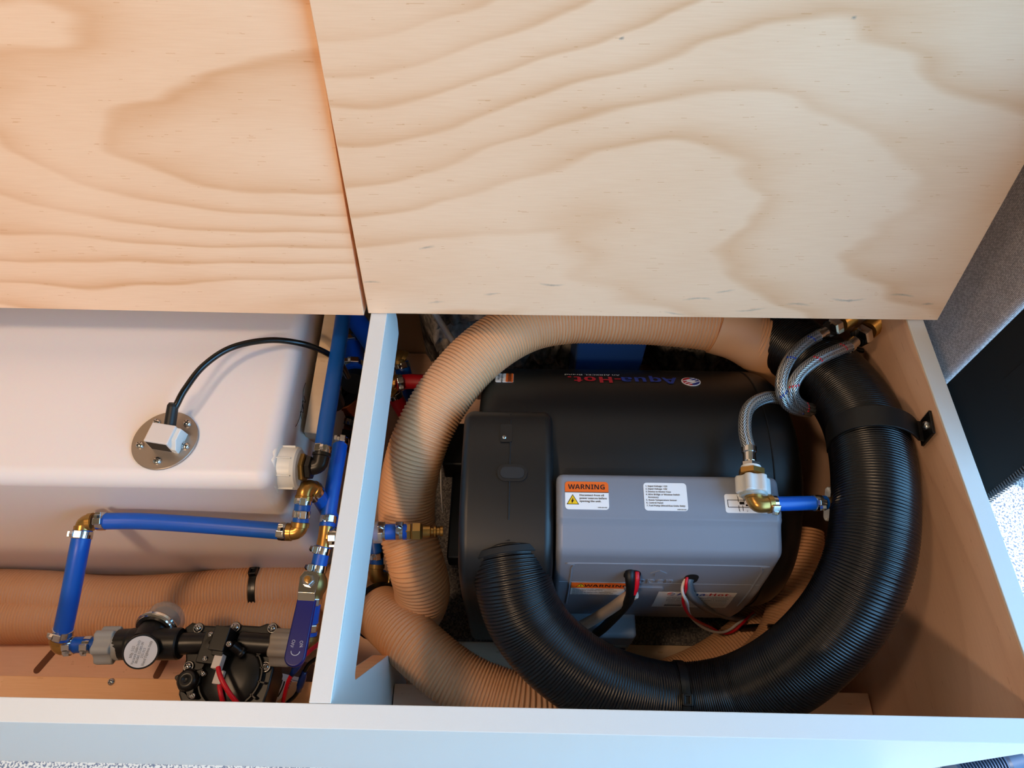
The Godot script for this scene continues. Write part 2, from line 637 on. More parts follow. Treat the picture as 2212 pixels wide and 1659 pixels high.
	m = mat("pale wood", Color.WHITE, 0.6)
	m.albedo_texture = veneer(512, 128, 1024.0, 95, Color(0.84, 0.74, 0.62), Color(0.68, 0.54, 0.40), 14.0, 0.5)
	m.uv1_triplanar = true
	m.uv1_world_triplanar = true
	m.uv1_scale = Vector3(2, 4, 4)
	mat("wall panel", Color(0.74, 0.63, 0.50), 0.7)
	mat("pcb green", Color(0.5, 0.5, 0.5), 0.5)
	var lamp := mat("lamp face", Color(1, 0.9, 0.75), 0.5)
	lamp.emission_enabled = true
	lamp.emission = Color(1.0, 0.80, 0.58)
	lamp.emission_energy_multiplier = 1.5

# crossing strands of wire; returns [colour, height]
func braid() -> Array:
	var side := 128
	var bytes := PackedByteArray()
	bytes.resize(side * side * 3)
	var hb := PackedByteArray()
	hb.resize(side * side * 3)
	for j in side:
		for i in side:
			var x := float(i) / side
			var y := float(j) / side
			var left := x < 0.5
			var lx := x * 2.0 if left else x * 2.0 - 1.0
			var ph := fposmod((y + (lx if left else -lx) * 0.5) * 4.0, 1.0)
			var h := sin(ph * PI) * (0.55 + 0.45 * sin(lx * PI))
			var t := 0.22 + 0.76 * h
			var k := (j * side + i) * 3
			bytes[k] = int(t * 255); bytes[k + 1] = int(t * 255); bytes[k + 2] = int(t * 255)
			hb[k] = int(h * 255); hb[k + 1] = int(h * 255); hb[k + 2] = int(h * 255)
	return [picture(side, side, bytes), picture(side, side, hb)]

# ---------------------------------------------------------------- builders of the repeated kinds
var screw_head: ArrayMesh
var screw_cross: ArrayMesh

func make_screws() -> void:
	var g := G.new()
	g.lathe(Vector3.ZERO, Vector3.UP, [Vector2(0.5, -0.3), Vector2(0.5, 0.0), Vector2(0.47, 0.10), Vector2(0.38, 0.22), Vector2(0.2, 0.30), Vector2(0.0, 0.32)], 20, true)
	screw_head = g.mesh()
	g = G.new()
	g.rbox(Transform3D(Basis(), Vector3(0, 0.285, 0)), Vector3(0.56, 0.06, 0.11), 0.01, 1)
	g.rbox(Transform3D(Basis(), Vector3(0, 0.285, 0)), Vector3(0.11, 0.06, 0.56), 0.01, 1)
	screw_cross = g.mesh()

# a cross-head screw of the given head width
func screw(parent: Node3D, at: Vector3, up: Vector3, wide: float, turn := 0.4, m := "bright steel") -> void:
	var xf := frame(Vector3(sin(turn), 0.01, cos(turn)), up, at)
	var y := up.normalized()
	var z := (xf.basis.z - y * xf.basis.z.dot(y)).normalized()
	xf.basis = Basis(y.cross(z), y, z).scaled(Vector3.ONE * wide) if true else xf.basis
	var o := copy_at("screw", screw_head, mats[m], parent, xf)
	if parent.get_parent() == self or parent.get_parent().get_parent() == self:
		var c := MeshInstance3D.new()
		c.name = "shade_cross"  # dark cross set into the head, its colour paints the shade of the slot
		c.mesh = screw_cross
		c.material_override = mats["heater seam"]
		if parent.get_parent() == self:
			o.add_child(c, true)

# worm-drive clamp round a hose: band and screw housing
func clamp_on(parent: Node3D, at: Vector3, dir: Vector3, r: float, side: Vector3, wide := 0.0085) -> void:
	var w := dir.normalized()
	var g := G.new()
	g.lathe(at - w * wide * 0.5, w, [Vector2(r * 0.98, 0), Vector2(r + 0.0009, 0.0004), Vector2(r + 0.0011, wide * 0.5), Vector2(r + 0.0009, wide - 0.0004), Vector2(r * 0.98, wide)], 28)
	var o := part("hose_clamp", g, mats["bright steel"], parent)
	var s := (side - w * side.dot(w)).normalized()
	var t := w.cross(s)
	g = G.new()
	g.rbox(Transform3D(Basis(t, w, s), at + s * (r + 0.0022)), Vector3(r * 0.85, wide * 1.05, 0.0042), 0.0012)
	g.rbox(Transform3D(Basis(t, w, s), at + s * (r + 0.0012) + t * r * 0.75), Vector3(r * 0.7, wide * 0.7, 0.0012), 0.0004)
	g.lathe(at + s * (r + 0.0028) + t * r * 0.4, t, [Vector2(0, 0.0036), Vector2(0.0030, 0.0036), Vector2(0.0034, 0.003), Vector2(0.0034, 0), Vector2(0, 0)], 6, false, true)
	part("clamp_screw", g, mats["bright steel"], o)

# a bent metal fitting: body along pts with a collar at each end
func elbow(called: String, label: String, pts: Array, r: float, m := "brass") -> Node3D:
	var c := curve(pts, 0.002)
	var t := thing(called, label, "fitting", pts[0])
	part("body", G.new().sweep(c, r, 20), mats[m], t)
	var n := c.size()
	for e in 2:
		var a := c[0] if e == 0 else c[n - 1]
		var d := (c[0] - c[3]).normalized() if e == 0 else (c[n - 1] - c[n - 4]).normalized()
		part("collar", G.new().lathe(a - d * 0.006, d, [Vector2(r, 0), Vector2(r * 1.13, 0.0006), Vector2(r * 1.13, 0.0056), Vector2(r * 0.8, 0.006), Vector2(0, 0.006)], 24), mats[m], t)
	return t

# a length of plain hose with clamps at the given shares of its length
func hose(called: String, label: String, pts: Array, r: float, clamps: Array, m := "blue hose", group := "blue water hoses") -> Node3D:
	var c := curve(pts, 0.005)
	var t := thing(called, label, "hose", pts[0], group)
	part("tube", G.new().sweep(c, r, 28), mats[m], t)
	for k in clamps:
		var i := clampi(int(k[0] * (c.size() - 1)), 1, c.size() - 2)
		clamp_on(t, c[i], c[i + 1] - c[i - 1], r, k[1])
	return t

# ribbed air duct; every rib is a real ring
func duct(pts: Array, r: float, pitch: float, depth: float, seg := 44, taper := {}) -> G:
	var c := curve(pts, pitch / 6.0)
	var rad := PackedFloat32Array()
	for i in c.size():
		var ph := (i % 6) / 6.0
		var w := 0.5 + 0.5 * cos(TAU * ph)
		rad.append(r - depth * (1.0 - sqrt(w)))
	return G.new().sweep(c, rad, seg, true)

# strap and head of a nylon tie round something of radius r
func cable_tie(label: String, at: Vector3, dir: Vector3, r: float, side: Vector3, wide := 0.0075, tail := 0.0, group := "") -> void:
	var w := dir.normalized()
	var t := thing("cable_tie", label, "cable tie", at, group)
	part("strap", G.new().lathe(at - w * wide * 0.5, w, [Vector2(r - 0.001, 0), Vector2(r + 0.0012, 0), Vector2(r + 0.0014, wide * 0.5), Vector2(r + 0.0012, wide), Vector2(r - 0.001, wide)], 36), mats["black nylon"], t)
	var s := (side - w * side.dot(w)).normalized()
	var k := w.cross(s)
	var b := Basis(k, w, s)
	var g := G.new()
	for e in [-1, 1]:
		g.rbox(Transform3D(b, at + s * (r + 0.0035) + w * e * wide * 0.42), Vector3(0.011, wide * 0.36, 0.0065), 0.0008)
		g.rbox(Transform3D(b, at + s * (r + 0.0035) + k * e * 0.0045), Vector3(0.0028, wide * 1.15, 0.0065), 0.0008)
	g.rbox(Transform3D(b, at + s * (r + 0.0020)), Vector3(0.008, wide * 0.6, 0.003), 0.0004)
	part("head", g, mats["black nylon"], t)
	if tail > 0.0:
		part("tail", G.new().rbox(Transform3D(b, at + s * (r + 0.004) + k * tail * 0.5), Vector3(tail, wide * 0.7, 0.0014), 0.0004), mats["black nylon"], t)

# a lobed hand nut along dir
func wing_nut(parent: Node3D, at: Vector3, dir: Vector3, r: float, lng: float, m: String, lobes := 6, label := "") -> void:
	var poly := PackedVector2Array()
	var steps := lobes * 8
	for k in steps:
		var a := TAU * k / steps
		var lob := smoothstep(-0.35, 0.35, cos(a * lobes))
		poly.append(Vector2(cos(a), sin(a)) * r * lerpf(0.80, 1.0, lob))
	var g := G.new()
	g.prism(poly, frame(dir, Vector3.UP, at), lng, 0.002, 2, 0.6)
	part("hand_nut", g, mats[m], parent, label)

func hex_nut(parent: Node3D, at: Vector3, dir: Vector3, r: float, lng: float, m: String, called := "hex_nut") -> void:
	part(called, G.new().lathe(at, dir, [Vector2(0, 0), Vector2(r * 0.86, 0), Vector2(r, lng * 0.16), Vector2(r, lng * 0.84), Vector2(r * 0.86, lng), Vector2(0, lng)], 6, false, true), mats[m], parent)

func wire(parent: Node3D, called: String, pts: Array, r: float, m: String, squash := 1.0) -> MeshInstance3D:
	return part(called, G.new().sweep(curve(pts, 0.003), r, 12, true, squash), mats[m], parent)

# a length of braided hose with crimped ferrules
func braided(label: String, pts: Array, r: float, thread: String) -> Node3D:
	var t := thing("braided_hose", label, "hose", pts[0], "steel braided hoses")
	var c := curve(pts, 0.003)
	part("braid", G.new().sweep(c, r, 28), mats["steel braid"], t)
	if thread:                                    # coloured marker strands woven in
		for s in range(6, c.size() - 4, 14):
			var d := (c[s + 1] - c[s - 1]).normalized()
			var u := (Vector3(0.1, 1, 0.35) - d * Vector3(0.1, 1, 0.35).dot(d)).normalized()
			var w := d.cross(u)
			var g := G.new()
			for q in 4:
				var a := -0.5 + q * 0.42
				var o := (u * cos(a) + w * sin(a))
				g.rbox(Transform3D(Basis((w * cos(a) - u * sin(a)), d, o), c[s] + o * r + d * (q * 0.0016)), Vector3(0.0018, 0.0026, 0.0007), 0.0002, 1)
			part("marker_strand", g, mats[thread], t)
	return t

func ferrule(t: Node3D, at: Vector3, dir: Vector3, r: float, lng: float) -> void:
	part("ferrule", G.new().lathe(at, dir, [Vector2(0, 0), Vector2(r * 1.14, 0), Vector2(r * 1.16, lng * 0.32), Vector2(r * 0.98, lng * 0.38), Vector2(r * 1.0, lng * 0.85), Vector2(r * 0.8, lng), Vector2(0, lng)], 24), mats["bright steel"], t)

func threaded(t: Node3D, at: Vector3, dir: Vector3, r: float, lng: float, m := "brass") -> void:
	var prof := [Vector2(0, 0)]
	var n := int(lng / 0.0016)
	for k in n:
		prof.append(Vector2(r * 0.92, k * 0.0016))
		prof.append(Vector2(r, k * 0.0016 + 0.0008))
	prof.append(Vector2(0, lng))
	part("threaded_end", G.new().lathe(at, dir, prof, 24), mats[m], t)

func _ready() -> void:
	# ---- camera
	var cam := Camera3D.new()
	cam.fov = 56.817
	cam.near = 0.02
	add_child(cam)
	cam.transform = Transform3D(Basis(Vector3(0.9997808, -0.00615694, -0.02001101), Vector3(-0.01359693, 0.53586191, -0.84419615), Vector3(0.0159208, 0.84428319, 0.53566074)), Vector3(0, 1.04, 0))
	# ---- sky and exposure
	var env := Environment.new()
	var sky := Sky.new()
	var sm := ProceduralSkyMaterial.new()
	sm.sky_top_color = Color(0.52, 0.78, 1.0)
	sm.sky_horizon_color = Color(0.64, 0.87, 1.0)
	sm.ground_bottom_color = Color(0.36, 0.42, 0.46)
	sm.ground_horizon_color = Color(0.50, 0.62, 0.72)
	sm.energy_multiplier = 1.0
	sky.sky_material = sm
	env.background_mode = Environment.BG_SKY
	env.sky = sky
	env.background_energy_multiplier = 6.6
	env.tonemap_mode = Environment.TONE_MAPPER_LINEAR
	env.tonemap_exposure = 1.03
	env.sdfgi_enabled = true
	env.ssao_enabled = true
	env.ssil_enabled = true
	var we := WorldEnvironment.new()
	we.environment = env
	add_child(we)
	# ---- sun: high over the open door, it only reaches the rug beside the bench
	var sun := DirectionalLight3D.new()
	sun.name = "sun"
	sun.light_color = Color(1.0, 0.97, 0.92)
	sun.light_energy = 1.2
	sun.light_angular_distance = 0.6
	sun.shadow_enabled = true
	sun.sky_mode = DirectionalLight3D.SKY_MODE_LIGHT_ONLY
	add_child(sun)
	sun.look_at_from_position(Vector3(0.30, 1.0, 0.12), Vector3.ZERO, Vector3.UP)
	make_materials()
	make_screws()
	build_room()
	build_bench()
	build_left()
	build_right()

# ---------------------------------------------------------------- the van round the bench
func build_room() -> void:
	var wp: Material = mats["wall panel"]
	shell("floor", G.new().box(Vector3(-0.30, -0.02, 0.35), Vector3(2.60, 0.04, 2.2), 0.002), mats["rug"])
	shell("ceiling", G.new().box(Vector3(-0.30, 1.97, 0.35), Vector3(2.60, 0.04, 2.2), 0.002), wp)
	shell("wall_back", G.new().box(Vector3(-0.30, 0.975, -0.73), Vector3(2.60, 1.95, 0.04), 0.002), wp)
	shell("wall_left", G.new().box(Vector3(-1.58, 0.975, 0.35), Vector3(0.04, 1.95, 2.2), 0.002), wp)
	shell("wall_front", G.new().box(Vector3(-0.30, 0.975, 1.43), Vector3(2.60, 1.95, 0.04), 0.002), wp)
	# right: the open sliding door, daylight comes in here
	var g := G.new()
	g.box(Vector3(0.98, 0.03, 0.35), Vector3(0.04, 0.06, 2.2), 0.002)
	g.box(Vector3(0.98, 1.86, 0.35), Vector3(0.04, 0.18, 2.2), 0.002)
	g.box(Vector3(0.98, 0.915, -0.58), Vector3(0.04, 1.71, 0.34), 0.002)
	g.box(Vector3(0.98, 0.915, 1.42), Vector3(0.04, 1.71, 0.06), 0.002)
	shell("wall_right", g, wp)
	# two adjustable ceiling spots over the tank side
	for k in 2:
		var at := Vector3([-0.80, -0.70][k], 1.944, [-0.02, 1.05][k])
		var aim := Vector3([-0.50, -0.45][k], 0.42, -0.30)
		var t := thing("ceiling_lamp", ["round warm ceiling lamp straight above the water tank", "round warm ceiling lamp behind the photographer"][k], "lamp", at, "ceiling lamps")
		part("trim_ring", G.new().lathe(at + Vector3(0, 0.006, 0), Vector3.DOWN, [Vector2(0.11, 0), Vector2(0.125, 0), Vector2(0.125, 0.006), Vector2(0.116, 0.010), Vector2(0.110, 0.008)], 32), mats["steel"], t)
		part("lamp_lens", G.new().lathe(at + Vector3(0, 0.004, 0), Vector3.DOWN, [Vector2(0.114, 0), Vector2(0.113, 0.004), Vector2(0.0, 0.006)], 32), mats["lamp face"], t)
		var l := SpotLight3D.new()
		l.name = "lamp_light"
		l.light_color = LAMP_COLOR
		l.light_energy = LAMP_ENERGY * [0.62, 1.35][k]
		l.light_size = 0.11
		l.spot_angle = 40.0
		l.spot_angle_attenuation = 1.0
		l.spot_range = 8.0
		l.spot_attenuation = 2.0
		l.shadow_enabled = true
		add_child(l)
		l.position = at + Vector3(0, -0.035, 0)
		l.look_at(aim, Vector3.UP)

# ---------------------------------------------------------------- the bench and its lids
func build_bench() -> void:
	var lam: Material = mats["laminate"]
	var ply: Material = mats["plywood"]
	var b := thing("storage_bench", "white laminated storage bench with both plywood lids raised", "bench", Vector3(-0.25, 0, -0.07))
	var g := G.new().box(Vector3(-0.307, 0.2085, -0.0768), Vector3(1.486, 0.417, 0.018), 0.0006)
	var fp := part("front_panel", g, lam, b)
	part("edge_strip", G.new().box(Vector3(-0.307, 0.4188, -0.0768), Vector3(1.486, 0.0024, 0.0186), 0.0008), lam, fp)
	part("bottom_board", G.new().box(Vector3(-0.307, 0.010, -0.397), Vector3(1.45, 0.02, 0.622), 0.001), ply, b)
	# side panel, raw veneer inside
	var sp := part("side_panel", G.new().box(Vector3(0.4272, 0.2185, -0.377), Vector3(0.0168, 0.397, 0.58), 0.0006), ply, b)
	part("outer_skin", G.new().box(Vector3(0.4359, 0.2085, -0.377), Vector3(0.0008, 0.415, 0.58), 0.0003), lam, sp)
	part("edge_strip", G.new().box(Vector3(0.4272, 0.4188, -0.377), Vector3(0.0178, 0.0024, 0.58), 0.0008), lam, sp)
	# partition: a rail with a leg that is cut on the slant
	var poly := PackedVector2Array([Vector2(-0.0862, 0.4170), Vector2(-0.5165, 0.4170), Vector2(-0.5165, 0.367), Vector2(-0.5085, 0.349)])
	for k in 6:
		var a := PI / 2 * k / 5.0
		poly.append(Vector2(-0.118 - 0.006 + 0.006 * sin(a) , 0.345 - 0.006 + 0.006 * cos(a)))
	poly.append_array(PackedVector2Array([Vector2(-0.171, 0.184), Vector2(-0.171, 0.021), Vector2(-0.0862, 0.021)]))
	var xf := Transform3D(Basis(Vector3(0, 0, 1), Vector3(0, 1, 0), Vector3(1, 0, 0)), Vector3(-0.1689, 0, 0))
	var pp := part("partition", G.new().prism(poly, xf, 0.0166, 0.0003, 1), mats["pine"], b)
	for k in 2:
		xf.origin.x = [-0.1697, -0.1522][k]
		part("face_skin", G.new().prism(poly, xf, 0.0008, 0.0002, 1), lam, pp)
	part("edge_strip", G.new().box(Vector3(-0.16055, 0.4188, -0.3018), Vector3(0.0180, 0.0024, 0.431), 0.0007), lam, pp)
	# cleats along the foot of the front panel
	part("cleat", G.new().box(Vector3(-0.613, 0.0735, -0.1185), Vector3(0.884, 0.105, 0.0645), 0.0012), mats["pine"], b)
	part("cleat", G.new().box(Vector3(0.133, 0.0735, -0.1185), Vector3(0.566, 0.105, 0.0645), 0.0012), ply, b)
	part("rear_rail", G.new().box(Vector3(-0.307, 0.40, -0.59), Vector3(1.45, 0.036, 0.06), 0.001), ply, b)
	var ep := part("end_panel", G.new().box(Vector3(-1.042, 0.2085, -0.377), Vector3(0.016, 0.415, 0.58), 0.0006), ply, b)
	part("outer_skin", G.new().box(Vector3(-1.0506, 0.2085, -0.377), Vector3(0.0008, 0.415, 0.58), 0.0003), lam, ep)
	# lids, hinged at the back and leaning against the wall
	var lean := deg_to_rad(12.0)
	for k in 2:
		var w: float = [0.622, 0.85][k]
		var cx: float = [-0.172 + 0.311, -0.1775 - 0.425][k]
		var a := lean if k == 0 else deg_to_rad(14.3)
		var bs := Basis(Vector3.RIGHT, -a) * Basis(Vector3.BACK, 0.0 if k == 0 else -0.011)
		var foot := Vector3(cx, 0.4215, -0.482 if k == 0 else -0.4835)
		var c := foot + bs * Vector3(0, 0.25, -0.009)
		var l := part("lid", G.new().rbox(Transform3D(bs, c), Vector3(w, 0.5, 0.018), 0.0008, 1), mats["lid veneer a" if k == 0 else "lid veneer b"], b)
		tag(l, ["raised plywood lid over the heater", "raised plywood lid over the water tank"][k])
		for hx in [-0.36, 0.36]:
			part("hinge", G.new().rbox(Transform3D(Basis(), Vector3(cx + hx * w, 0.4195, -0.520)), Vector3(0.07, 0.003, 0.04), 0.0006), mats["steel"], l)
	screw(b, Vector3(-0.4926, 0.1265, -0.1459), Vector3.UP, 0.0085, 0.6, "steel")
	# pocket holes bored in the board under the pump, and its screws
	for q in [[Vector3(-0.6492, 0.0205, -0.1876), 0.55], [Vector3(-0.4869, 0.0205, -0.1847), 0.28]]:
		var up := Vector3(q[1], 0, -1).normalized()
		var put := plane(q[0], Vector3(-up.z, 0, up.x), up)
		part("pocket_hole", laid(round_rect(0.0095, 0.036, 0.0047), put, 0.0004), mats["dark wood"], b)

# ---------------------------------------------------------------- tank, pump and plumbing
func build_left() -> void:
	# water tank
	var t := thing("water_tank", "translucent white plastic water tank with a round level sender", "tank", Vector3(-0.65, 0.02, -0.45))
	var body := part("tank_body", G.new().rbox(Transform3D(Basis(), Vector3(-0.6505, 0.1905, -0.457)), Vector3(0.772, 0.339, 0.306), 0.017, 5), mats["tank plastic"], t)
	var bp := Vector3(-0.2662, 0.3260, -0.3390)
	var ax := Vector3(1, -0.03, 0.0).normalized()
	# smeared sealant round the outlet
	var g := G.new()
	var sn := noise(4, 1.0, 2)
	var ring := PackedVector2Array()
	for k in 40:
		var a := TAU * k / 40.0
		ring.append(Vector2(cos(a), sin(a)) * (0.0285 + 0.003 * sn.get_noise_2d(cos(a) * 2.2, sin(a) * 2.2)))
	g.prism(ring, frame(ax, Vector3.UP, bp - ax * 0.011), 0.011, 0.003, 2)
	part("sealant", g, mats["sealant"], t)
	g = G.new()
	g.sweep(curve([Vector3(-0.2710, 0.3300, -0.3121), Vector3(-0.2895, 0.3150, -0.3107), Vector3(-0.3033, 0.3180, -0.3081), Vector3(-0.3129, 0.3200, -0.3081)], 0.004), 0.0022, 10, true)
	part("sealant_smear", g, mats["sealant"], t)
	part("outlet_boss", G.new().lathe(bp - ax * 0.012, ax, [Vector2(0, 0), Vector2(0.0245, 0), Vector2(0.0240, 0.026), Vector2(0.0232, 0.030), Vector2(0.0205, 0.032), Vector2(0, 0.032)], 36), mats["boss plastic"], t)
	g = G.new()
	for k in 8:
		var a := TAU * k / 8.0
		var o := Vector3(0, cos(a), sin(a))
		g.rbox(Transform3D(Basis(ax, o, ax.cross(o)), bp + o * 0.0246 + ax * 0.006), Vector3(0.020, 0.0025, 0.0014), 0.0005, 1)
	part("boss_rib", g, mats["boss plastic"], t)
	# pencil marks on its side
	var mp := func(q: Vector2, lift: float) -> Vector3: return Vector3(-0.2640 + lift, 0.315 + q.x, -0.425 + q.y)
	for st in [[Vector2(0.004, 0.030), Vector2(0.0, 0.024), Vector2(-0.004, 0.010), Vector2(-0.003, -0.006), Vector2(0.003, -0.020), Vector2(0.001, -0.032)],
			[Vector2(-0.010, 0.012), Vector2(-0.002, 0.006), Vector2(-0.012, 0.002), Vector2(-0.004, -0.004)], [Vector2(-0.010, -0.002), Vector2(-0.001, -0.008), Vector2(-0.012, -0.012), Vector2(-0.003, -0.016)]]:
		var pts := []
		for q in st: pts.append(mp.call(q, 0.0002))
		part("pencil_mark", G.new().sweep(curve(pts, 0.002), 0.00028, 6), mats["pencil"], t)
	# level sender
	var sc := Vector3(-0.3862, 0.3600, -0.3521)
	t = thing("level_sensor", "round steel level sensor plate with a black cable on the tank", "sensor", sc)
	part("flange", G.new().lathe(sc, Vector3.UP, [Vector2(0, 0), Vector2(0.0345, 0), Vector2(0.035, 0.0005), Vector2(0.035, 0.0025), Vector2(0.0344, 0.003), Vector2(0, 0.003)], 64), mats["brushed plate"], t)
	for q in [Vector3(-0.4007, 0.3640, -0.3731), Vector3(-0.3669, 0.3640, -0.3725), Vector3(-0.4106, 0.3640, -0.3451), Vector3(-0.3615, 0.3640, -0.3448), Vector3(-0.3868, 0.3640, -0.3268)]:
		screw(t, q, Vector3.UP, 0.0088, q.x * 40.0)
	var yaw := Basis(Vector3.UP, deg_to_rad(-9))
	var hc := Vector3(-0.3831, 0.3720, -0.3503)
	g = G.new()
	g.rbox(Transform3D(yaw, hc), Vector3(0.027, 0.020, 0.023), 0.0014, 3)
	part("sensor_block", g, mats["white connector"], t)
	part("block_window", G.new().rbox(Transform3D(yaw, hc + yaw * Vector3(0, 0, 0.0113)), Vector3(0.023, 0.016, 0.0012), 0.0004), mats["print black"], t)
	part("block_side", G.new().prism(PackedVector2Array([Vector2(-0.013, -0.011), Vector2(0.012, -0.011), Vector2(0.012, 0.0), Vector2(0.004, 0.008), Vector2(-0.010, 0.008)]), Transform3D(yaw * Basis(Vector3(0, 0, 1), Vector3(0, 1, 0), Vector3(1, 0, 0)), hc + yaw * Vector3(0.0128, -0.001, 0)), 0.006, 0.001), mats["boss plastic"], t)
	var gd := (Vector3(-0.3749, 0.3850, -0.3777) - Vector3(-0.3778, 0.3750, -0.3639)).normalized()
	part("cable_gland", G.new().lathe(Vector3(-0.3789, 0.3740, -0.3611), gd, [Vector2(0, 0), Vector2(0.0062, 0), Vector2(0.0058, 0.024), Vector2(0.0042, 0.027), Vector2(0, 0.027)], 20), mats["black rubber"], t)
	wire(t, "cable", [Vector3(-0.3751, 0.3840, -0.3731), Vector3(-0.3710, 0.3880, -0.3823), Vector3(-0.3655, 0.3910, -0.3998), Vector3(-0.3531, 0.3910, -0.4302), Vector3(-0.3290, 0.3890, -0.4564), Vector3(-0.2920, 0.3830, -0.4716), Vector3(-0.2598, 0.3680, -0.4783), Vector3(-0.2388, 0.3450, -0.4829), Vector3(-0.2262, 0.3150, -0.4867), Vector3(-0.2268, 0.2700, -0.4954)], 0.0036, "black cable")

	# batten leaning between the tank and the plumbing
	g = G.new()
	var xb := frame(Vector3(-0.2433, 0.3400, -0.5354) - Vector3(-0.2534, 0.3000, -0.3971), Vector3(0.25, 1, 0), Vector3(-0.2534, 0.3000, -0.3971))
	g.prism(PackedVector2Array([Vector2(-0.0085, -0.27), Vector2(0.0055, -0.27), Vector2(0.0055, 0.0), Vector2(-0.0085, 0.0)]), xf_shift(xb), 0.185, 0.0008)
	solo("wood_batten", "unpainted wooden batten standing between white tank and blue hose", "batten", g, mats["pale wood"])

	# long blue hose from the tank outlet up under the lid
	var hr := 0.0088
	var e := elbow("plastic_elbow", "black plastic hose elbow screwed into the tank outlet", [Vector3(-0.2470, 0.3220, -0.3413), Vector3(-0.2357, 0.3220, -0.3420), Vector3(-0.2276, 0.3230, -0.3445), Vector3(-0.2257, 0.3250, -0.3516), Vector3(-0.2249, 0.3270, -0.3593)], 0.0092, "pump black")
	hex_nut(e, Vector3(-0.2470, 0.3220, -0.3413), Vector3(1, 0, 0), 0.0165, 0.006, "dull brass", "lock_nut")
	hex_nut(e, Vector3(-0.2408, 0.3220, -0.3414), Vector3(1, 0, 0), 0.0135, 0.007, "pump black", "hex_collar")
	hose("water_hose", "blue hose rising from the tank's black elbow under the lid", [Vector3(-0.2248, 0.3270, -0.3552), Vector3(-0.2244, 0.3320, -0.3892), Vector3(-0.2238, 0.3380, -0.4481), Vector3(-0.2252, 0.3380, -0.5122), Vector3(-0.2283, 0.3340, -0.5624), Vector3(-0.2304, 0.3300, -0.6040)], hr + 0.0005, [[0.035, Vector3(-0.2, 1, 0.5)]])
	# second blue hose down to the tee
	hose("water_hose", "blue hose running down beside the partition into the brass tee", [Vector3(-0.2195, 0.2800, -0.4002), Vector3(-0.2195, 0.2800, -0.3741), Vector3(-0.2212, 0.2750, -0.3287), Vector3(-0.2225, 0.2680, -0.2930)], hr, [[0.07, Vector3(0.4, 1, 0.4)], [0.95, Vector3(0.6, 1, 0.2)]])
	# short loop: elbow, stub, elbow
	elbow("brass_elbow", "small brass elbow just below the tank outlet", [Vector3(-0.2428, 0.3040, -0.3091), Vector3(-0.2419, 0.3080, -0.3185), Vector3(-0.2392, 0.3060, -0.3245), Vector3(-0.2339, 0.2960, -0.3250)], 0.0088)
	hose("water_hose", "short blue hose stub between the two small brass elbows", [Vector3(-0.2426, 0.3060, -0.3138), Vector3(-0.2437, 0.3020, -0.3055), Vector3(-0.2452, 0.2940, -0.2880)], hr, [[0.12, Vector3(0.3, 1, 0.3)], [0.80, Vector3(0.5, 1, 0.3)]])
	hose("water_hose", "dark blue hose slanting behind the upright blue hose", [Vector3(-0.2362, 0.3000, -0.3255), Vector3(-0.2318, 0.2850, -0.3219), Vector3(-0.2253, 0.2500, -0.3124), Vector3(-0.2196, 0.2100, -0.3023)], hr, [[0.03, Vector3(-0.3, 1, 0)]])
	elbow("brass_elbow", "brass elbow joining the long level hose to the blue stub", [Vector3(-0.2452, 0.2940, -0.2880), Vector3(-0.2463, 0.2910, -0.2815), Vector3(-0.2506, 0.2900, -0.2781), Vector3(-0.2593, 0.2900, -0.2779)], 0.0088)
	hose("water_hose", "long level blue hose crossing in front of the tank", [Vector3(-0.2583, 0.2900, -0.2779), Vector3(-0.2907, 0.2900, -0.2801), Vector3(-0.3644, 0.2900, -0.2847), Vector3(-0.4276, 0.2900, -0.2874), Vector3(-0.4721, 0.2920, -0.2858)], hr + 0.0004, [[0.035, Vector3(-0.4, 1, 0.6)], [0.985, Vector3(0.2, 1, 0.4)]])
	elbow("brass_elbow", "brass elbow at the left end of the level blue hose", [Vector3(-0.4771, 0.2920, -0.2852), Vector3(-0.4831, 0.2920, -0.2845), Vector3(-0.4874, 0.2900, -0.2820), Vector3(-0.4877, 0.2880, -0.2752)], 0.0088)
	hose("water_hose", "blue hose dropping from the brass elbow toward the strainer", [Vector3(-0.4881, 0.2880, -0.2762), Vector3(-0.4897, 0.2800, -0.2556), Vector3(-0.5008, 0.2500, -0.2154), Vector3(-0.5128, 0.2220, -0.1833), Vector3(-0.5157, 0.2160, -0.1765)], hr + 0.0012, [[0.05, Vector3(0.2, 1, 0.5)], [0.93, Vector3(0.2, 1, 0.5)]])
	elbow("brass_elbow", "brass elbow at the foot of the dropping blue hose", [Vector3(-0.5175, 0.2140, -0.1770), Vector3(-0.5188, 0.2100, -0.1718), Vector3(-0.5153, 0.2080, -0.1693), Vector3(-0.5073, 0.2080, -0.1704)], 0.0098)
	hose("water_hose", "short blue hose stub leading into the grey hand nut", [Vector3(-0.5113, 0.2080, -0.1699), Vector3(-0.4970, 0.2080, -0.1711), Vector3(-0.4770, 0.2080, -0.1715), Vector3(-0.4708, 0.2080, -0.1716)], hr, [[0.12, Vector3(-0.4, 1, 0.5)], [0.74, Vector3(0.3, 1, 0.5)]])

	# strainer in front of the pump
	var s0 := Vector3(-0.4748, 0.2080, -0.1710)
	var sx := (Vector3(-0.3785, 0.2060, -0.1743) - s0).normalized()
	t = thing("pump_strainer", "black inlet strainer with a round white printed label", "strainer", Vector3(-0.4398, 0.1800, -0.1705))
	wing_nut(t, Vector3(-0.4748, 0.2080, -0.1710), sx, 0.0205, 0.021, "wing grey", 6, "pale grey ribbed hand nut")
	part("nut_flange", G.new().lathe(Vector3(-0.4540, 0.2080, -0.1719), sx, [Vector2(0, 0), Vector2(0.0165, 0), Vector2(0.0165, 0.006), Vector2(0, 0.006)], 28), mats["wing grey"], t)
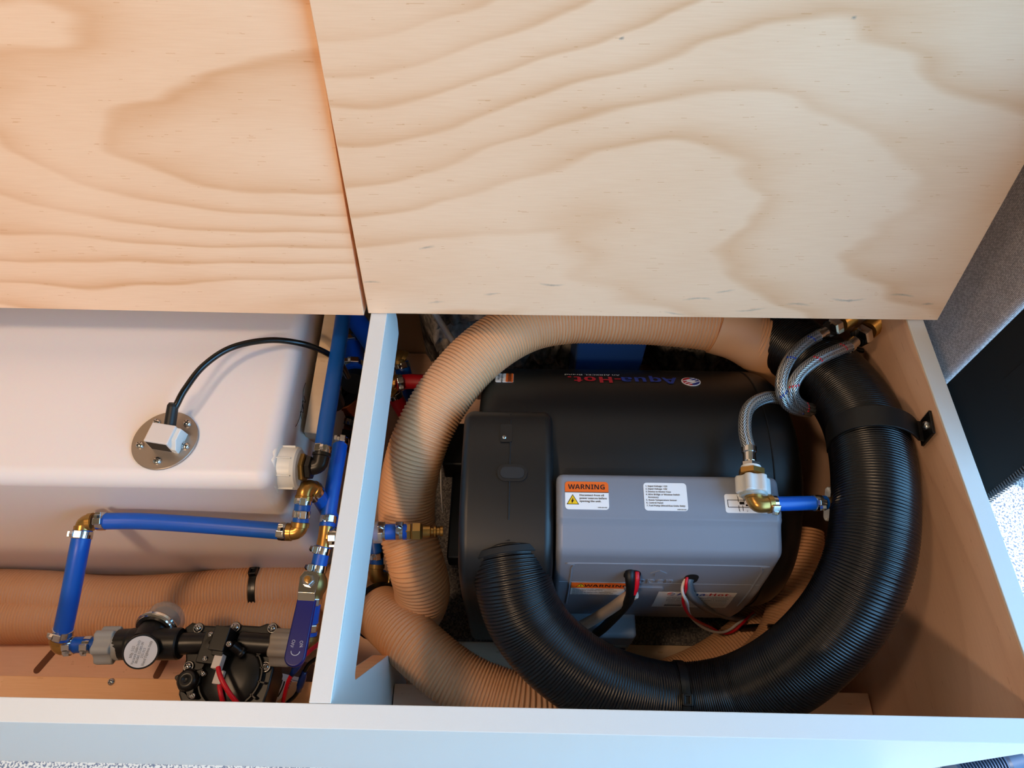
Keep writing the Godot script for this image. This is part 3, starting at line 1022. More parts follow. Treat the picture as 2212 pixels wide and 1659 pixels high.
	part("strainer_body", G.new().lathe(Vector3(-0.4531, 0.2080, -0.1724), sx, [Vector2(0, 0), Vector2(0.0165, 0), Vector2(0.017, 0.012), Vector2(0.0175, 0.015), Vector2(0.0175, 0.052), Vector2(0.0175, 0.068), Vector2(0.0165, 0.070), Vector2(0, 0.070)], 36), mats["pump black"], t)
	var bc := Vector3(-0.4122, 0.2340, -0.1598)
	var cn := Vector3(0.36, 0.86, 0.26).normalized()
	part("label_cap", G.new().lathe(bc - cn * 0.045, cn, [Vector2(0, 0), Vector2(0.0165, 0), Vector2(0.0185, 0.041), Vector2(0.0178, 0.045), Vector2(0, 0.045)], 48), mats["pump black"], t)
	var put := plane(bc, Vector3(1, -0.42, 0.0).normalized(), Vector3(0.02, 0.3, -1))
	part("label", laid(circle(0.0163, 48), put, 0.0004), mats["print cream"], t, "round white paper label")
	var lines := ["Mfg. 5/22", "Vacuum Side Only", "Model 15-085-00", "255-313", "Hand Tighten Only"]
	for k in 5:
		part("lettering", letters(lines[k], 0.00245, put, Vector2(-0.0085 + k * 0.0037, -0.001), 0.0006, deg_to_rad(88 - k), true, false, 0.86, true), mats["print black"], t)
	var bd := (Vector3(-0.4183, 0.1900, -0.2010) - Vector3(-0.4211, 0.2120, -0.1702)).normalized()
	part("bowl_neck", G.new().lathe(Vector3(-0.4211, 0.2120, -0.1702), bd, [Vector2(0.018, 0), Vector2(0.019, 0.018), Vector2(0.0195, 0.026)], 36), mats["pump black"], t)
	var cl := part("bowl_clamp", G.new().lathe(Vector3(-0.4185, 0.2030, -0.1874), bd, [Vector2(0.0185, 0), Vector2(0.0225, 0.0004), Vector2(0.0235, 0.002), Vector2(0.0225, 0.005), Vector2(0.0235, 0.0075), Vector2(0.0225, 0.0095), Vector2(0.0185, 0.010)], 40), mats["bright steel"], t)
	part("clamp_wire", G.new().lathe(Vector3(-0.4179, 0.2030, -0.1890), bd, [Vector2(0.0235, 0.0), Vector2(0.0248, 0.001), Vector2(0.0235, 0.002)], 40), mats["steel"], cl)
	part("clear_bowl", G.new().lathe(Vector3(-0.4181, 0.2000, -0.1907), bd, [Vector2(0.0205, 0), Vector2(0.0215, 0.003), Vector2(0.0215, 0.022), Vector2(0.019, 0.027), Vector2(0, 0.029)], 40), mats["clear bowl"], t)
	part("mesh_screen", G.new().lathe(Vector3(-0.4181, 0.2000, -0.1907), bd, [Vector2(0.0165, 0), Vector2(0.0165, 0.021), Vector2(0, 0.022)], 32), mats["brushed plate"], t)

	# pump
	t = thing("water_pump", "black diaphragm water pump with cross head screws beside the strainer", "pump", Vector3(-0.3874, 0.0200, -0.1795))
	var top := 0.205
	g = G.new()
	var outl := PackedVector2Array()
	for q in [Vector3(-0.3849, 0.2050, -0.1927), Vector3(-0.3781, 0.2050, -0.1991), Vector3(-0.3634, 0.2050, -0.1962), Vector3(-0.3471, 0.2050, -0.1955), Vector3(-0.3346, 0.2050, -0.1968), Vector3(-0.3277, 0.2050, -0.1995), Vector3(-0.3186, 0.2050, -0.1971), Vector3(-0.2992, 0.2050, -0.1964), Vector3(-0.2913, 0.2050, -0.1997), Vector3(-0.2792, 0.2050, -0.1978), Vector3(-0.2737, 0.2050, -0.1917), Vector3(-0.2783, 0.2050, -0.1774), Vector3(-0.2766, 0.2050, -0.1585), Vector3(-0.2734, 0.2050, -0.1502), Vector3(-0.2746, 0.2050, -0.1287), Vector3(-0.2794, 0.2050, -0.1031), Vector3(-0.3594, 0.2050, -0.1015), Vector3(-0.3730, 0.2050, -0.1221), Vector3(-0.3754, 0.2050, -0.1459), Vector3(-0.3746, 0.2050, -0.1581)]:
		outl.append(Vector2(q.x, q.z))
	var flat := Basis(Vector3(1, 0, 0), Vector3(0, 0, 1), Vector3(0, 1, 0))
	g.prism(outl, Transform3D(flat, Vector3(0, top - 0.030, 0)), 0.030, 0.0025, 2)
	part("pump_head", g, mats["pump black"], t)
	g = G.new()
	var low := PackedVector2Array()
	var mid := Vector2.ZERO
	for q in outl: mid += q / outl.size()
	for q in outl: low.append(mid + (q - mid) * 0.9)
	g.prism(low, Transform3D(flat, Vector3(0, top - 0.055, 0)), 0.025, 0.002, 2)
	part("pump_housing", g, mats["pump black"], t)
	var dc := Vector3(-0.3177, 0.1980, -0.1414)
	part("dome", G.new().lathe(dc, Vector3.UP, [Vector2(0.038, 0), Vector2(0.0376, 0.004), Vector2(0.035, 0.009), Vector2(0.030, 0.013), Vector2(0.018, 0.016), Vector2(0, 0.017)], 48, true), mats["pump black"], t)
	for k in 5:                                     # raised ribs round the dome
		var a := deg_to_rad(-40 + 25 * k)
		var o := Vector3(cos(a), 0, sin(a))
		g = G.new().rbox(Transform3D(Basis(o, Vector3.UP, o.cross(Vector3.UP)), dc + o * 0.036 + Vector3(0, 0.0105, 0)), Vector3(0.008, 0.007, 0.0022), 0.0005, 1)
		part("dome_rib", g, mats["pump black"], t)
	part("dome_ring", G.new().lathe(dc, Vector3.UP, [Vector2(0.032, 0.006), Vector2(0.0335, 0.0140), Vector2(0.035, 0.0140), Vector2(0.0355, 0.006)], 48), mats["pump black"], t)
	for q in [Vector3(-0.3680, 0.2070, -0.1921), Vector3(-0.3257, 0.2070, -0.1939), Vector3(-0.2831, 0.2070, -0.1936), Vector3(-0.3681, 0.2070, -0.1505), Vector3(-0.2824, 0.2070, -0.1516)]:
		part("screw_boss", G.new().lathe(q + Vector3(0, -0.02, 0), Vector3.UP, [Vector2(0.0062, 0), Vector2(0.0062, 0.0195), Vector2(0.0055, 0.0205), Vector2(0, 0.0205)], 20), mats["pump black"], t)
		part("washer", G.new().lathe(q + Vector3(0, -0.0006, 0), Vector3.UP, [Vector2(0, 0), Vector2(0.0054, 0), Vector2(0.0054, 0.0012), Vector2(0, 0.0012)], 20), mats["steel"], t)
		screw(t, q + Vector3(0, 0.001, 0), Vector3.UP, 0.0092, q.x * 90.0)
	# inlet and outlet
	part("inlet_pipe", G.new().sweep(curve([Vector3(-0.3870, 0.2060, -0.1746), Vector3(-0.3687, 0.2050, -0.1757), Vector3(-0.3424, 0.2050, -0.1762)], 0.006), 0.0120, 24), mats["pump black"], t)
	part("outlet_pipe", G.new().sweep(curve([Vector3(-0.3161, 0.2050, -0.1767), Vector3(-0.2948, 0.2050, -0.1756), Vector3(-0.2767, 0.2050, -0.1749)], 0.006), 0.0128, 24), mats["pump black"], t)
	wing_nut(t, Vector3(-0.2787, 0.2060, -0.1731), Vector3(1, 0, 0.02), 0.0205, 0.023, "wing beige", 6, "beige ribbed hand nut")
	# pressure switch with its connectors
	var sw := Basis(Vector3.UP, deg_to_rad(-6))
	g = G.new()
	g.rbox(Transform3D(sw, Vector3(-0.3282, 0.2220, -0.1747)), Vector3(0.017, 0.034, 0.026), 0.001)
	g.rbox(Transform3D(sw, Vector3(-0.3284, 0.2240, -0.1635)), Vector3(0.013, 0.020, 0.012), 0.001)
	part("pressure_switch", g, mats["pump black"], t)
	g = G.new().rbox(Transform3D(sw, Vector3(-0.3431, 0.2180, -0.1684)), Vector3(0.022, 0.008, 0.034), 0.0012)
	part("switch_plate", g, mats["pump black"], t)
	part("adjuster", G.new().lathe(Vector3(-0.3425, 0.2200, -0.1729), Vector3.UP, [Vector2(0.0072, 0), Vector2(0.0068, 0.004), Vector2(0.0022, 0.0042), Vector2(0.0020, 0.003), Vector2(0, 0.003)], 20), mats["pump black"], t)
	part("adjuster_pin", G.new().lathe(Vector3(-0.3414, 0.2225, -0.1724), Vector3.UP, [Vector2(0.0018, 0), Vector2(0.0018, 0.0015), Vector2(0.0008, 0.0015), Vector2(0.0006, 0.0005), Vector2(0, 0.0005)], 12), mats["bright steel"], t)
	part("hose_barb", G.new().lathe(Vector3(-0.3173, 0.2280, -0.1701), Vector3(-0.3071, 0.2150, -0.1628) - Vector3(-0.3173, 0.2280, -0.1701), [Vector2(0, 0), Vector2(0.0052, 0), Vector2(0.0052, 0.012), Vector2(0.0062, 0.013), Vector2(0.0062, 0.016), Vector2(0, 0.017)], 18), mats["pump black"], t)
	for q in [Vector3(-0.3453, 0.2225, -0.1817), Vector3(-0.3159, 0.2400, -0.1685), Vector3(-0.3451, 0.2225, -0.1562)]:
		screw(t, q, Vector3.UP, 0.0064, q.x * 70.0)
	# small round valve cover at the corner
	var vc := Vector3(-0.3613, 0.2060, -0.1349)
	g = G.new()
	var ears := PackedVector2Array()
	for k in 48:
		var a := TAU * k / 48.0
		var lob := 0.0
		for q in [Vector3(-0.3507, 0.2060, -0.1437), Vector3(-0.3733, 0.2060, -0.1376), Vector3(-0.3560, 0.2060, -0.1208)]:
			var w := Vector2(q.x - vc.x, q.z - vc.z)
			lob = maxf(lob, pow(maxf(0.0, cos(a - w.angle())), 7.0) * (w.length() + 0.0045))
		ears.append(Vector2(cos(a), sin(a)) * maxf(0.0125, lob))
	g.prism(ears, Transform3D(flat, Vector3(vc.x, vc.y - 0.012, vc.z)), 0.020, 0.001, 1)
	part("valve_cover", g, mats["pump black"], t)
	part("valve_dome", G.new().lathe(vc + Vector3(0, 0.008, 0), Vector3.UP, [Vector2(0.0115, 0), Vector2(0.0108, 0.005), Vector2(0.0085, 0.0075), Vector2(0.0035, 0.008), Vector2(0.003, 0.006), Vector2(0, 0.006)], 28, true), mats["pump black"], t)
	for q in [Vector3(-0.3469, 0.2150, -0.1422), Vector3(-0.3693, 0.2150, -0.1361), Vector3(-0.3522, 0.2150, -0.1195)]:
		screw(t, q, Vector3.UP, 0.0066, q.x * 50.0)
	# motor slung under the head, with a printed label
	var md := Vector3(0.50, -0.86, 0.0).normalized()
	var mo := Vector3(-0.330, 0.158, -0.152)
	var mu := Vector3(0.86, 0.50, 0.0).normalized()
	part("motor", G.new().lathe(mo, md, [Vector2(0, 0), Vector2(0.030, 0), Vector2(0.031, 0.003), Vector2(0.031, 0.105), Vector2(0.027, 0.109), Vector2(0.010, 0.110), Vector2(0.010, 0.118), Vector2(0, 0.118)], 48), mats["motor paint"], t)
	part("motor_foot", G.new().box(Vector3(-0.345, 0.085, -0.160), Vector3(0.060, 0.130, 0.050), 0.004), mats["pump black"], t)
	var mpt := func(q: Vector2, lift: float) -> Vector3:
		var a := deg_to_rad(22.0) - q.x / 0.031
		return mo + md * (0.052 - q.y) + (mu * cos(a) + Vector3(0, 0, 1) * sin(a)) * (0.031 + lift)
	part("motor_label", sheet(0.034, 0.050, 10, 1, mpt, 0.0004), mats["print cream"], t, "white barcode label")
	var mpt2 := func(q: Vector2, lift: float) -> Vector3: return mpt.call(q, lift)
	for k in 12:
		part("bar", sheet([0.0009, 0.0015, 0.0006][k % 3], 0.014, 1, 1, func(q: Vector2, lift: float) -> Vector3: return mpt2.call(q + Vector2(-0.013 + k * 0.0023, -0.008), lift), 0.0006), mats["print black"], t)
	for k in 4:
		part("print_line", sheet(0.024 - k * 0.002, 0.0022, 6, 1, func(q: Vector2, lift: float) -> Vector3: return mpt2.call(q + Vector2(0, 0.020 - k * 0.0042), lift), 0.0006), mats["print black"], t)
	# connectors and wires
	t = thing("pump_wires", "two red wires with white plugs on the pump switch", "wires", Vector3(-0.3305, 0.2200, -0.1536))
	part("plug", G.new().rbox(Transform3D(sw, Vector3(-0.3273, 0.2280, -0.1521)), Vector3(0.0092, 0.011, 0.0155), 0.0008), mats["white connector"], t)
	part("plug", G.new().rbox(Transform3D(sw, Vector3(-0.3272, 0.2160, -0.1381)), Vector3(0.0092, 0.010, 0.0145), 0.0008), mats["white connector"], t)
	wire(t, "wire", [Vector3(-0.3248, 0.2320, -0.1457), Vector3(-0.3209, 0.2340, -0.1388), Vector3(-0.3148, 0.2340, -0.1301), Vector3(-0.3063, 0.2300, -0.1195), Vector3(-0.2988, 0.2200, -0.1111), Vector3(-0.2937, 0.2000, -0.1034)], 0.0026, "red wire")
	wire(t, "wire", [Vector3(-0.3254, 0.2170, -0.1323), Vector3(-0.3229, 0.2180, -0.1257), Vector3(-0.3197, 0.2160, -0.1177), Vector3(-0.3180, 0.2050, -0.1092), Vector3(-0.3169, 0.1900, -0.1020)], 0.0026, "red wire")
	t = thing("motor_leads", "red and black motor leads with blue crimp connectors beside the partition", "wires", Vector3(-0.2582, 0.1600, -0.1412))
	wire(t, "red_wire", [Vector3(-0.2074, 0.2250, -0.1832), Vector3(-0.2222, 0.2220, -0.1747), Vector3(-0.2332, 0.2180, -0.1670), Vector3(-0.2399, 0.2140, -0.1613)], 0.0024, "red wire")
	wire(t, "red_wire", [Vector3(-0.2533, 0.2000, -0.1467), Vector3(-0.2592, 0.1900, -0.1386), Vector3(-0.2651, 0.1750, -0.1288), Vector3(-0.2706, 0.1600, -0.1163)], 0.0024, "red wire")
	wire(t, "black_wire", [Vector3(-0.2155, 0.2000, -0.1726), Vector3(-0.2264, 0.1980, -0.1658), Vector3(-0.2380, 0.1930, -0.1586), Vector3(-0.2432, 0.1880, -0.1515)], 0.0024, "black cable")
	wire(t, "black_wire", [Vector3(-0.2512, 0.1700, -0.1347), Vector3(-0.2581, 0.1600, -0.1288), Vector3(-0.2674, 0.1500, -0.1241), Vector3(-0.2779, 0.1400, -0.1165)], 0.0024, "black cable")
	for q in [[Vector3(-0.2396, 0.2140, -0.1623), Vector3(-0.2536, 0.2000, -0.1452)], [Vector3(-0.2432, 0.1880, -0.1515), Vector3(-0.2515, 0.1700, -0.1332)]]:
		var d: Vector3 = q[1] - q[0]
		var ln := d.length()
		part("crimp_connector", G.new().lathe(q[0], d, [Vector2(0, 0), Vector2(0.0030, 0), Vector2(0.0034, ln * 0.2), Vector2(0.0042, ln * 0.28), Vector2(0.0042, ln * 0.72), Vector2(0.0034, ln * 0.8), Vector2(0.0030, ln), Vector2(0, ln)], 16, true), mats["blue crimp"], t)

	# brass tee and ball valve
	t = thing("brass_tee", "brass hose tee beside the white partition", "fitting", Vector3(-0.2238, 0.2620, -0.2830))
	part("run", G.new().sweep(curve([Vector3(-0.2232, 0.2660, -0.2948), Vector3(-0.2238, 0.2620, -0.2830), Vector3(-0.2256, 0.2570, -0.2705)], 0.004), 0.0085, 20), mats["brass"], t)
	part("branch", G.new().sweep(curve([Vector3(-0.2238, 0.2620, -0.2830), Vector3(-0.2097, 0.2620, -0.2844), Vector3(-0.1939, 0.2620, -0.2857)], 0.004), 0.0082, 20), mats["brass"], t)
	clamp_on(t, Vector3(-0.2139, 0.2620, -0.2843), Vector3(1, 0, 0), 0.0095, Vector3(0, 1, 0.6))
	hose("water_hose", "blue hose stub between the brass tee and the ball valve", [Vector3(-0.2253, 0.2580, -0.2734), Vector3(-0.2272, 0.2550, -0.2647), Vector3(-0.2300, 0.2490, -0.2473)], hr, [[0.16, Vector3(-0.5, 1, 0.3)], [0.86, Vector3(-0.6, 1, 0.3)]])
	t = thing("ball_valve", "brass ball valve with a long blue lever", "valve", Vector3(-0.2322, 0.2400, -0.2352))
	part("valve_body", G.new().sweep(curve([Vector3(-0.2301, 0.2480, -0.2465), Vector3(-0.2308, 0.2430, -0.2343), Vector3(-0.2317, 0.2380, -0.2201)], 0.003), PackedFloat32Array([0.0085, 0.0088, 0.0108, 0.0118, 0.0122, 0.0122, 0.0118, 0.0108, 0.009, 0.0086, 0.0084, 0.0084]).slice(0, curve([Vector3(-0.2301, 0.2480, -0.2465), Vector3(-0.2308, 0.2430, -0.2343), Vector3(-0.2317, 0.2380, -0.2201)], 0.003).size()), 24), mats["dull brass"], t)
	var st := Vector3(-0.2335, 0.2620, -0.2317)
	var ld := (Vector3(-0.2360, 0.2620, -0.1564) - st).normalized()
	var lr := ld.cross(Vector3.UP).normalized() * -1.0
	part("valve_stem", G.new().lathe(Vector3(-0.2343, 0.2450, -0.2357), st - Vector3(-0.2343, 0.2450, -0.2357), [Vector2(0.006, 0), Vector2(0.006, 0.018), Vector2(0, 0.018)], 18), mats["dull brass"], t)
	g = G.new()
	var lx := Transform3D(Basis(lr, ld, Vector3.UP), st)
	g.prism(PackedVector2Array([Vector2(-0.011, -0.004), Vector2(-0.007, -0.0105), Vector2(0.006, -0.011), Vector2(0.0108, -0.005), Vector2(0.0095, 0.0135), Vector2(-0.0095, 0.0135)]), lx, 0.0022, 0.0005, 1)
	part("lever_plate", g, mats["bright steel"], t)
	g = G.new()
	g.prism(PackedVector2Array([Vector2(-0.0095, 0), Vector2(0.0095, 0), Vector2(0.0095, 0.011), Vector2(-0.0095, 0.011)]), Transform3D(Basis(lr, (ld * 0.9 + Vector3.DOWN * 0.55).normalized(), Vector3.UP), st + ld * 0.013), 0.0022, 0.0005, 1)
	part("lever_neck", g, mats["steel"], t)
	var gp := PackedVector2Array([Vector2(-0.0105, 0.019), Vector2(0.0105, 0.019)])
	for k in 13:
		var a := PI * k / 12.0
		gp.append(Vector2(0.0112 * cos(a), 0.078 + 0.0112 * sin(a)))
	g = G.new().prism(gp, Transform3D(lx.basis, st + Vector3(0, -0.0085, 0)), 0.0062, 0.0020, 3)
	var grip := part("lever_grip", g, mats["blue grip"], t, "dark blue dipped lever grip")
	var gput := func(q: Vector2, lift: float) -> Vector3: return st + Vector3(0, -0.0023 + lift, 0) - lr * q.x + ld * q.y
	part("lettering", letters("OFF", 0.0034, gput, Vector2(0.0046, 0.066), 0.0003, deg_to_rad(80), true), mats["lever print"], grip)
	part("lettering", letters("ON", 0.0034, gput, Vector2(-0.0046, 0.066), 0.0003, deg_to_rad(100), true), mats["lever print"], grip)
	var arc := []
	for k in 9:
		var a := PI * k / 8.0
		arc.append(gput.call(Vector2(0.0046 * cos(a), 0.0735 + 0.0042 * sin(a)), 0.0002))
	part("arrow", G.new().sweep(curve(arc, 0.001), 0.00045, 6), mats["lever print"], grip)
	hex_nut(t, st + Vector3(0, 0.002, 0), Vector3.UP, 0.0068, 0.005, "steel")
	part("stem_tip", G.new().lathe(st + Vector3(0, 0.006, 0), Vector3.UP, [Vector2(0.0034, 0), Vector2(0.0034, 0.0035), Vector2(0, 0.0038)], 14), mats["brass"], t)
	hose("water_hose", "blue hose stub between the ball valve and pump outlet", [Vector3(-0.2328, 0.2360, -0.2238), Vector3(-0.2340, 0.2300, -0.2129), Vector3(-0.2364, 0.2200, -0.1975), Vector3(-0.2375, 0.2130, -0.1844)], hr - 0.0005, [[0.12, Vector3(0.6, 1, 0.3)], [0.85, Vector3(0.7, 1, 0.2)]])
	elbow("brass_elbow", "brass elbow half hidden behind the blue valve lever", [Vector3(-0.2379, 0.2120, -0.1856), Vector3(-0.2394, 0.2080, -0.1764), Vector3(-0.2434, 0.2060, -0.1723), Vector3(-0.2539, 0.2060, -0.1721), Vector3(-0.2613, 0.2060, -0.1725)], 0.0096, "dull brass")

	# relief valve and canister deep between tank and partition
	var rc := Vector3(-0.2480, 0.2850, -0.4763)
	t = thing("pressure_relief", "red capped black fitting with a large hex bolt", "fitting", rc)
	part("fitting_body", G.new().lathe(rc + Vector3(0, -0.05, 0), Vector3.UP, [Vector2(0, 0), Vector2(0.0125, 0), Vector2(0.0125, 0.055), Vector2(0, 0.056)], 32), mats["pump black"], t)
	part("red_disc", G.new().lathe(rc + Vector3(0, 0.006, 0), Vector3.UP, [Vector2(0, 0), Vector2(0.0135, 0), Vector2(0.0135, 0.003), Vector2(0, 0.0032)], 32), mats["red cap"], t)
	hex_nut(t, rc + Vector3(0, 0.010, -0.004), Vector3(0, 1, 0), 0.0072, 0.006, "bright steel")
	part("shank", G.new().lathe(rc + Vector3(0, 0.014, -0.004), Vector3.UP, [Vector2(0.0036, 0), Vector2(0.0036, 0.016), Vector2(0, 0.016)], 14), mats["bright steel"], t)
	hex_nut(t, rc + Vector3(0, 0.028, -0.006), Vector3(0, 1, 0), 0.0090, 0.006, "bright steel", "bolt_head")
	var cc := Vector3(-0.2716, 0.1500, -0.5480)
	t = thing("filter_canister", "copper toned canister with black lid deep beside the partition", "canister", cc - Vector3(0, 0.12, 0))
	part("canister_body", G.new().lathe(cc - Vector3(0, 0.13, 0), Vector3.UP, [Vector2(0, 0), Vector2(0.027, 0), Vector2(0.028, 0.004), Vector2(0.028, 0.122), Vector2(0.031, 0.124), Vector2(0.031, 0.129), Vector2(0.0295, 0.130), Vector2(0, 0.130)], 40), mats["copper"], t)
	part("canister_lid", G.new().lathe(cc, Vector3.UP, [Vector2(0.0285, 0), Vector2(0.028, 0.004), Vector2(0.017, 0.005), Vector2(0.016, 0.012), Vector2(0, 0.012)], 40), mats["black rubber"], t)
	hex_nut(t, cc + Vector3(0, 0.010, 0), Vector3.UP, 0.013, 0.006, "black rubber")
	part("lower_pipe", G.new().sweep(PackedVector3Array([Vector3(-0.2780, 0.1000, -0.5291), Vector3(-0.2674, 0.1000, -0.4819)]), 0.022, 32), mats["copper"], t)
	for q in [Vector3(-0.2782, 0.1000, -0.5308), Vector3(-0.2704, 0.1000, -0.4974)]:
		part("rubber_band", G.new().lathe(q, Vector3(0.02, 0, 1), [Vector2(0.020, 0), Vector2(0.027, 0), Vector2(0.027, 0.010), Vector2(0.020, 0.010)], 32), mats["black rubber"], t)
	clamp_on(t, Vector3(-0.2741, 0.1000, -0.5123), Vector3(0.02, 0, 1), 0.026, Vector3(-0.2, 1, 0.4), 0.011)
	part("upper_coupling", G.new().lathe(Vector3(-0.2369, 0.2000, -0.5406), Vector3(0, 0.3, 1), [Vector2(0, 0), Vector2(0.019, 0), Vector2(0.019, 0.014), Vector2(0, 0.014)], 30), mats["black rubber"], t)
	hose("water_hose", "short dark blue hose deep behind the tall blue hose", [Vector3(-0.2448, 0.2100, -0.5969), Vector3(-0.2416, 0.2100, -0.5693), Vector3(-0.2377, 0.2100, -0.5411)], 0.0145, [[0.12, Vector3(0, 1, 0.3)], [0.9, Vector3(0.3, 1, 0.3)]])
	elbow("brass_elbow", "dim brass elbow deep behind the tall blue hose", [Vector3(-0.2461, 0.2100, -0.5919), Vector3(-0.2483, 0.2120, -0.6053), Vector3(-0.2479, 0.2060, -0.6181), Vector3(-0.2440, 0.1950, -0.6246)], 0.011, "dull brass")
	hose("water_hose", "dark blue hose slanting down behind the partition's rear end", [Vector3(-0.2580, 0.2400, -0.6373), Vector3(-0.2335, 0.2400, -0.6043), Vector3(-0.2148, 0.2350, -0.5800), Vector3(-0.1981, 0.2300, -0.5523)], 0.014, [])

func xf_shift(x: Transform3D) -> Transform3D:
	return x

# ---------------------------------------------------------------- heater, ducts and wiring
func build_right() -> void:
	build_ducts()
	build_heater()
	build_hoses()
	build_back()
	build_side()

func build_ducts() -> void:
	var brown: Material = mats["brown duct"]
	var r := 0.034
	# from the left compartment through the partition to the front of the heater
	solo("warm_air_duct", "brown ribbed air duct lying along the tank and passing under the partition", "duct",
		duct([Vector3(-0.8259, 0.0560, -0.2665), Vector3(-0.7352, 0.0560, -0.2675), Vector3(-0.6568, 0.0560, -0.2664), Vector3(-0.5642, 0.0560, -0.2605), Vector3(-0.4632, 0.0560, -0.2674), Vector3(-0.3628, 0.0560, -0.2795), Vector3(-0.2782, 0.0600, -0.2818), Vector3(-0.2186, 0.0900, -0.2642), Vector3(-0.1791, 0.1280, -0.2355), Vector3(-0.1548, 0.1500, -0.2146), Vector3(-0.1216, 0.1680, -0.1852), Vector3(-0.0757, 0.1680, -0.1523), Vector3(-0.0324, 0.1650, -0.1338), Vector3(0.0153, 0.1620, -0.1254), Vector3(0.0621, 0.1350, -0.1387), Vector3(0.1140, 0.0900, -0.1492), Vector3(0.1708, 0.0620, -0.1590), Vector3(0.2238, 0.0580, -0.1762), Vector3(0.2720, 0.0580, -0.2011), Vector3(0.3167, 0.0580, -0.2337), Vector3(0.3516, 0.0600, -0.2705), Vector3(0.3754, 0.0620, -0.3137)], r, 0.0042, 0.0022), brown, "warm air ducts")
	# lower twin on the left
	solo("warm_air_duct", "second brown ribbed air duct lower behind the pump strainer", "duct",
		duct([Vector3(-0.8116, 0.0535, -0.2322), Vector3(-0.7100, 0.0535, -0.2340), Vector3(-0.6089, 0.0535, -0.2371), Vector3(-0.5008, 0.0535, -0.2379), Vector3(-0.4062, 0.0535, -0.2409), Vector3(-0.3303, 0.0535, -0.2423), Vector3(-0.2669, 0.0535, -0.2422)], 0.0325, 0.0042, 0.0022), brown, "warm air ducts")
	# loop round the left end of the heater
	solo("warm_air_duct", "brown ribbed air duct looping round the left end of the heater", "duct",
		duct([Vector3(0.3014, 0.3000, -0.5410), Vector3(0.2535, 0.3100, -0.5542), Vector3(0.1765, 0.3150, -0.5611), Vector3(0.1107, 0.3200, -0.5592), Vector3(0.0514, 0.3250, -0.5544), Vector3(-0.0012, 0.3280, -0.5367), Vector3(-0.0517, 0.3280, -0.4964), Vector3(-0.0930, 0.3180, -0.4434), Vector3(-0.1206, 0.2980, -0.3911), Vector3(-0.1359, 0.2580, -0.3495), Vector3(-0.1379, 0.2220, -0.3110), Vector3(-0.1264, 0.2050, -0.2739), Vector3(-0.1204, 0.1700, -0.2490), Vector3(-0.1343, 0.1250, -0.2360), Vector3(-0.1639, 0.0850, -0.2380), Vector3(-0.1940, 0.0600, -0.2499)], r, 0.0042, 0.0022), brown, "warm air ducts")
	# smooth sleeve at its far end
	solo("duct_sleeve", "smooth brown sleeve joining the looping duct to the right", "sleeve",
		G.new().sweep(curve([Vector3(0.2445, 0.3110, -0.5547), Vector3(0.2773, 0.3050, -0.5465), Vector3(0.3185, 0.2800, -0.5372), Vector3(0.3720, 0.2400, -0.5281)], 0.006), 0.0355, 36), brown)
	# up from the floor right of the heater
	solo("warm_air_duct", "brown ribbed air duct standing at the right end of the heater", "duct",
		duct([Vector3(0.3565, 0.1600, -0.3372), Vector3(0.3531, 0.1550, -0.3050), Vector3(0.3485, 0.1500, -0.2727), Vector3(0.3388, 0.1420, -0.2385), Vector3(0.3196, 0.1350, -0.2028), Vector3(0.2891, 0.1300, -0.1732), Vector3(0.2484, 0.1250, -0.1514)], 0.0325, 0.0042, 0.0022), brown, "warm air ducts")
	# the big black duct
	solo("black_air_duct", "large black ribbed air duct curving round the front of the heater", "duct",
		duct([Vector3(-0.0159, 0.2850, -0.2999), Vector3(-0.0134, 0.2930, -0.2648), Vector3(-0.0093, 0.2900, -0.2352), Vector3(-0.0020, 0.2780, -0.2092), Vector3(0.0121, 0.2650, -0.1862), Vector3(0.0404, 0.2520, -0.1599), Vector3(0.0825, 0.2350, -0.1375), Vector3(0.1335, 0.2150, -0.1265), Vector3(0.1798, 0.2050, -0.1242), Vector3(0.2353, 0.2250, -0.1306), Vector3(0.2807, 0.2700, -0.1508), Vector3(0.3173, 0.3180, -0.1859), Vector3(0.3399, 0.3520, -0.2290), Vector3(0.3560, 0.3660, -0.2841), Vector3(0.3708, 0.3600, -0.3525), Vector3(0.3751, 0.3450, -0.4159), Vector3(0.3631, 0.3220, -0.4812), Vector3(0.3359, 0.3000, -0.5364), Vector3(0.2936, 0.2750, -0.6015), Vector3(0.2434, 0.2500, -0.6622)], 0.0415, 0.0029, 0.0011, 52), mats["black duct"])
	# ties
	cable_tie("black cable tie round the brown duct in front of the tank", Vector3(-0.3628, 0.0560, -0.2795), Vector3(-0.3373, 0.0560, -0.2812) - Vector3(-0.3880, 0.0560, -0.2764), r, Vector3(-0.05, 0.95, -0.42), 0.009)
	cable_tie("black cable tie round the brown duct beside the partition", Vector3(-0.1791, 0.1280, -0.2355), Vector3(-0.1548, 0.1500, -0.2146) - Vector3(-0.2186, 0.0900, -0.2642), r + 0.0008, Vector3(-0.55, 0.9, -0.1), 0.009)
	cable_tie("black cable tie on the black duct at the bench front", Vector3(0.1727, 0.2060, -0.1244), Vector3(1, 0, 0.05), 0.0415, Vector3(0, 1.0, 0.10), 0.009)
	var t := thing("duct_strap", "thin black strap tied across two brown ducts", "strap", Vector3(0.2978, 0.1300, -0.2256))
	wire(t, "strap_band", [Vector3(0.2892, 0.0600, -0.2303), Vector3(0.2881, 0.0920, -0.2311), Vector3(0.3009, 0.1200, -0.2269), Vector3(0.3035, 0.1780, -0.2120), Vector3(0.3299, 0.1780, -0.2082), Vector3(0.3589, 0.1500, -0.2094)], 0.0038, "black nylon", 0.5)
	# saddle that holds the black duct to the side panel
	t = thing("duct_bracket", "black strap bracket holding the large black duct to the side panel", "bracket", Vector3(0.3771, 0.3600, -0.3779))
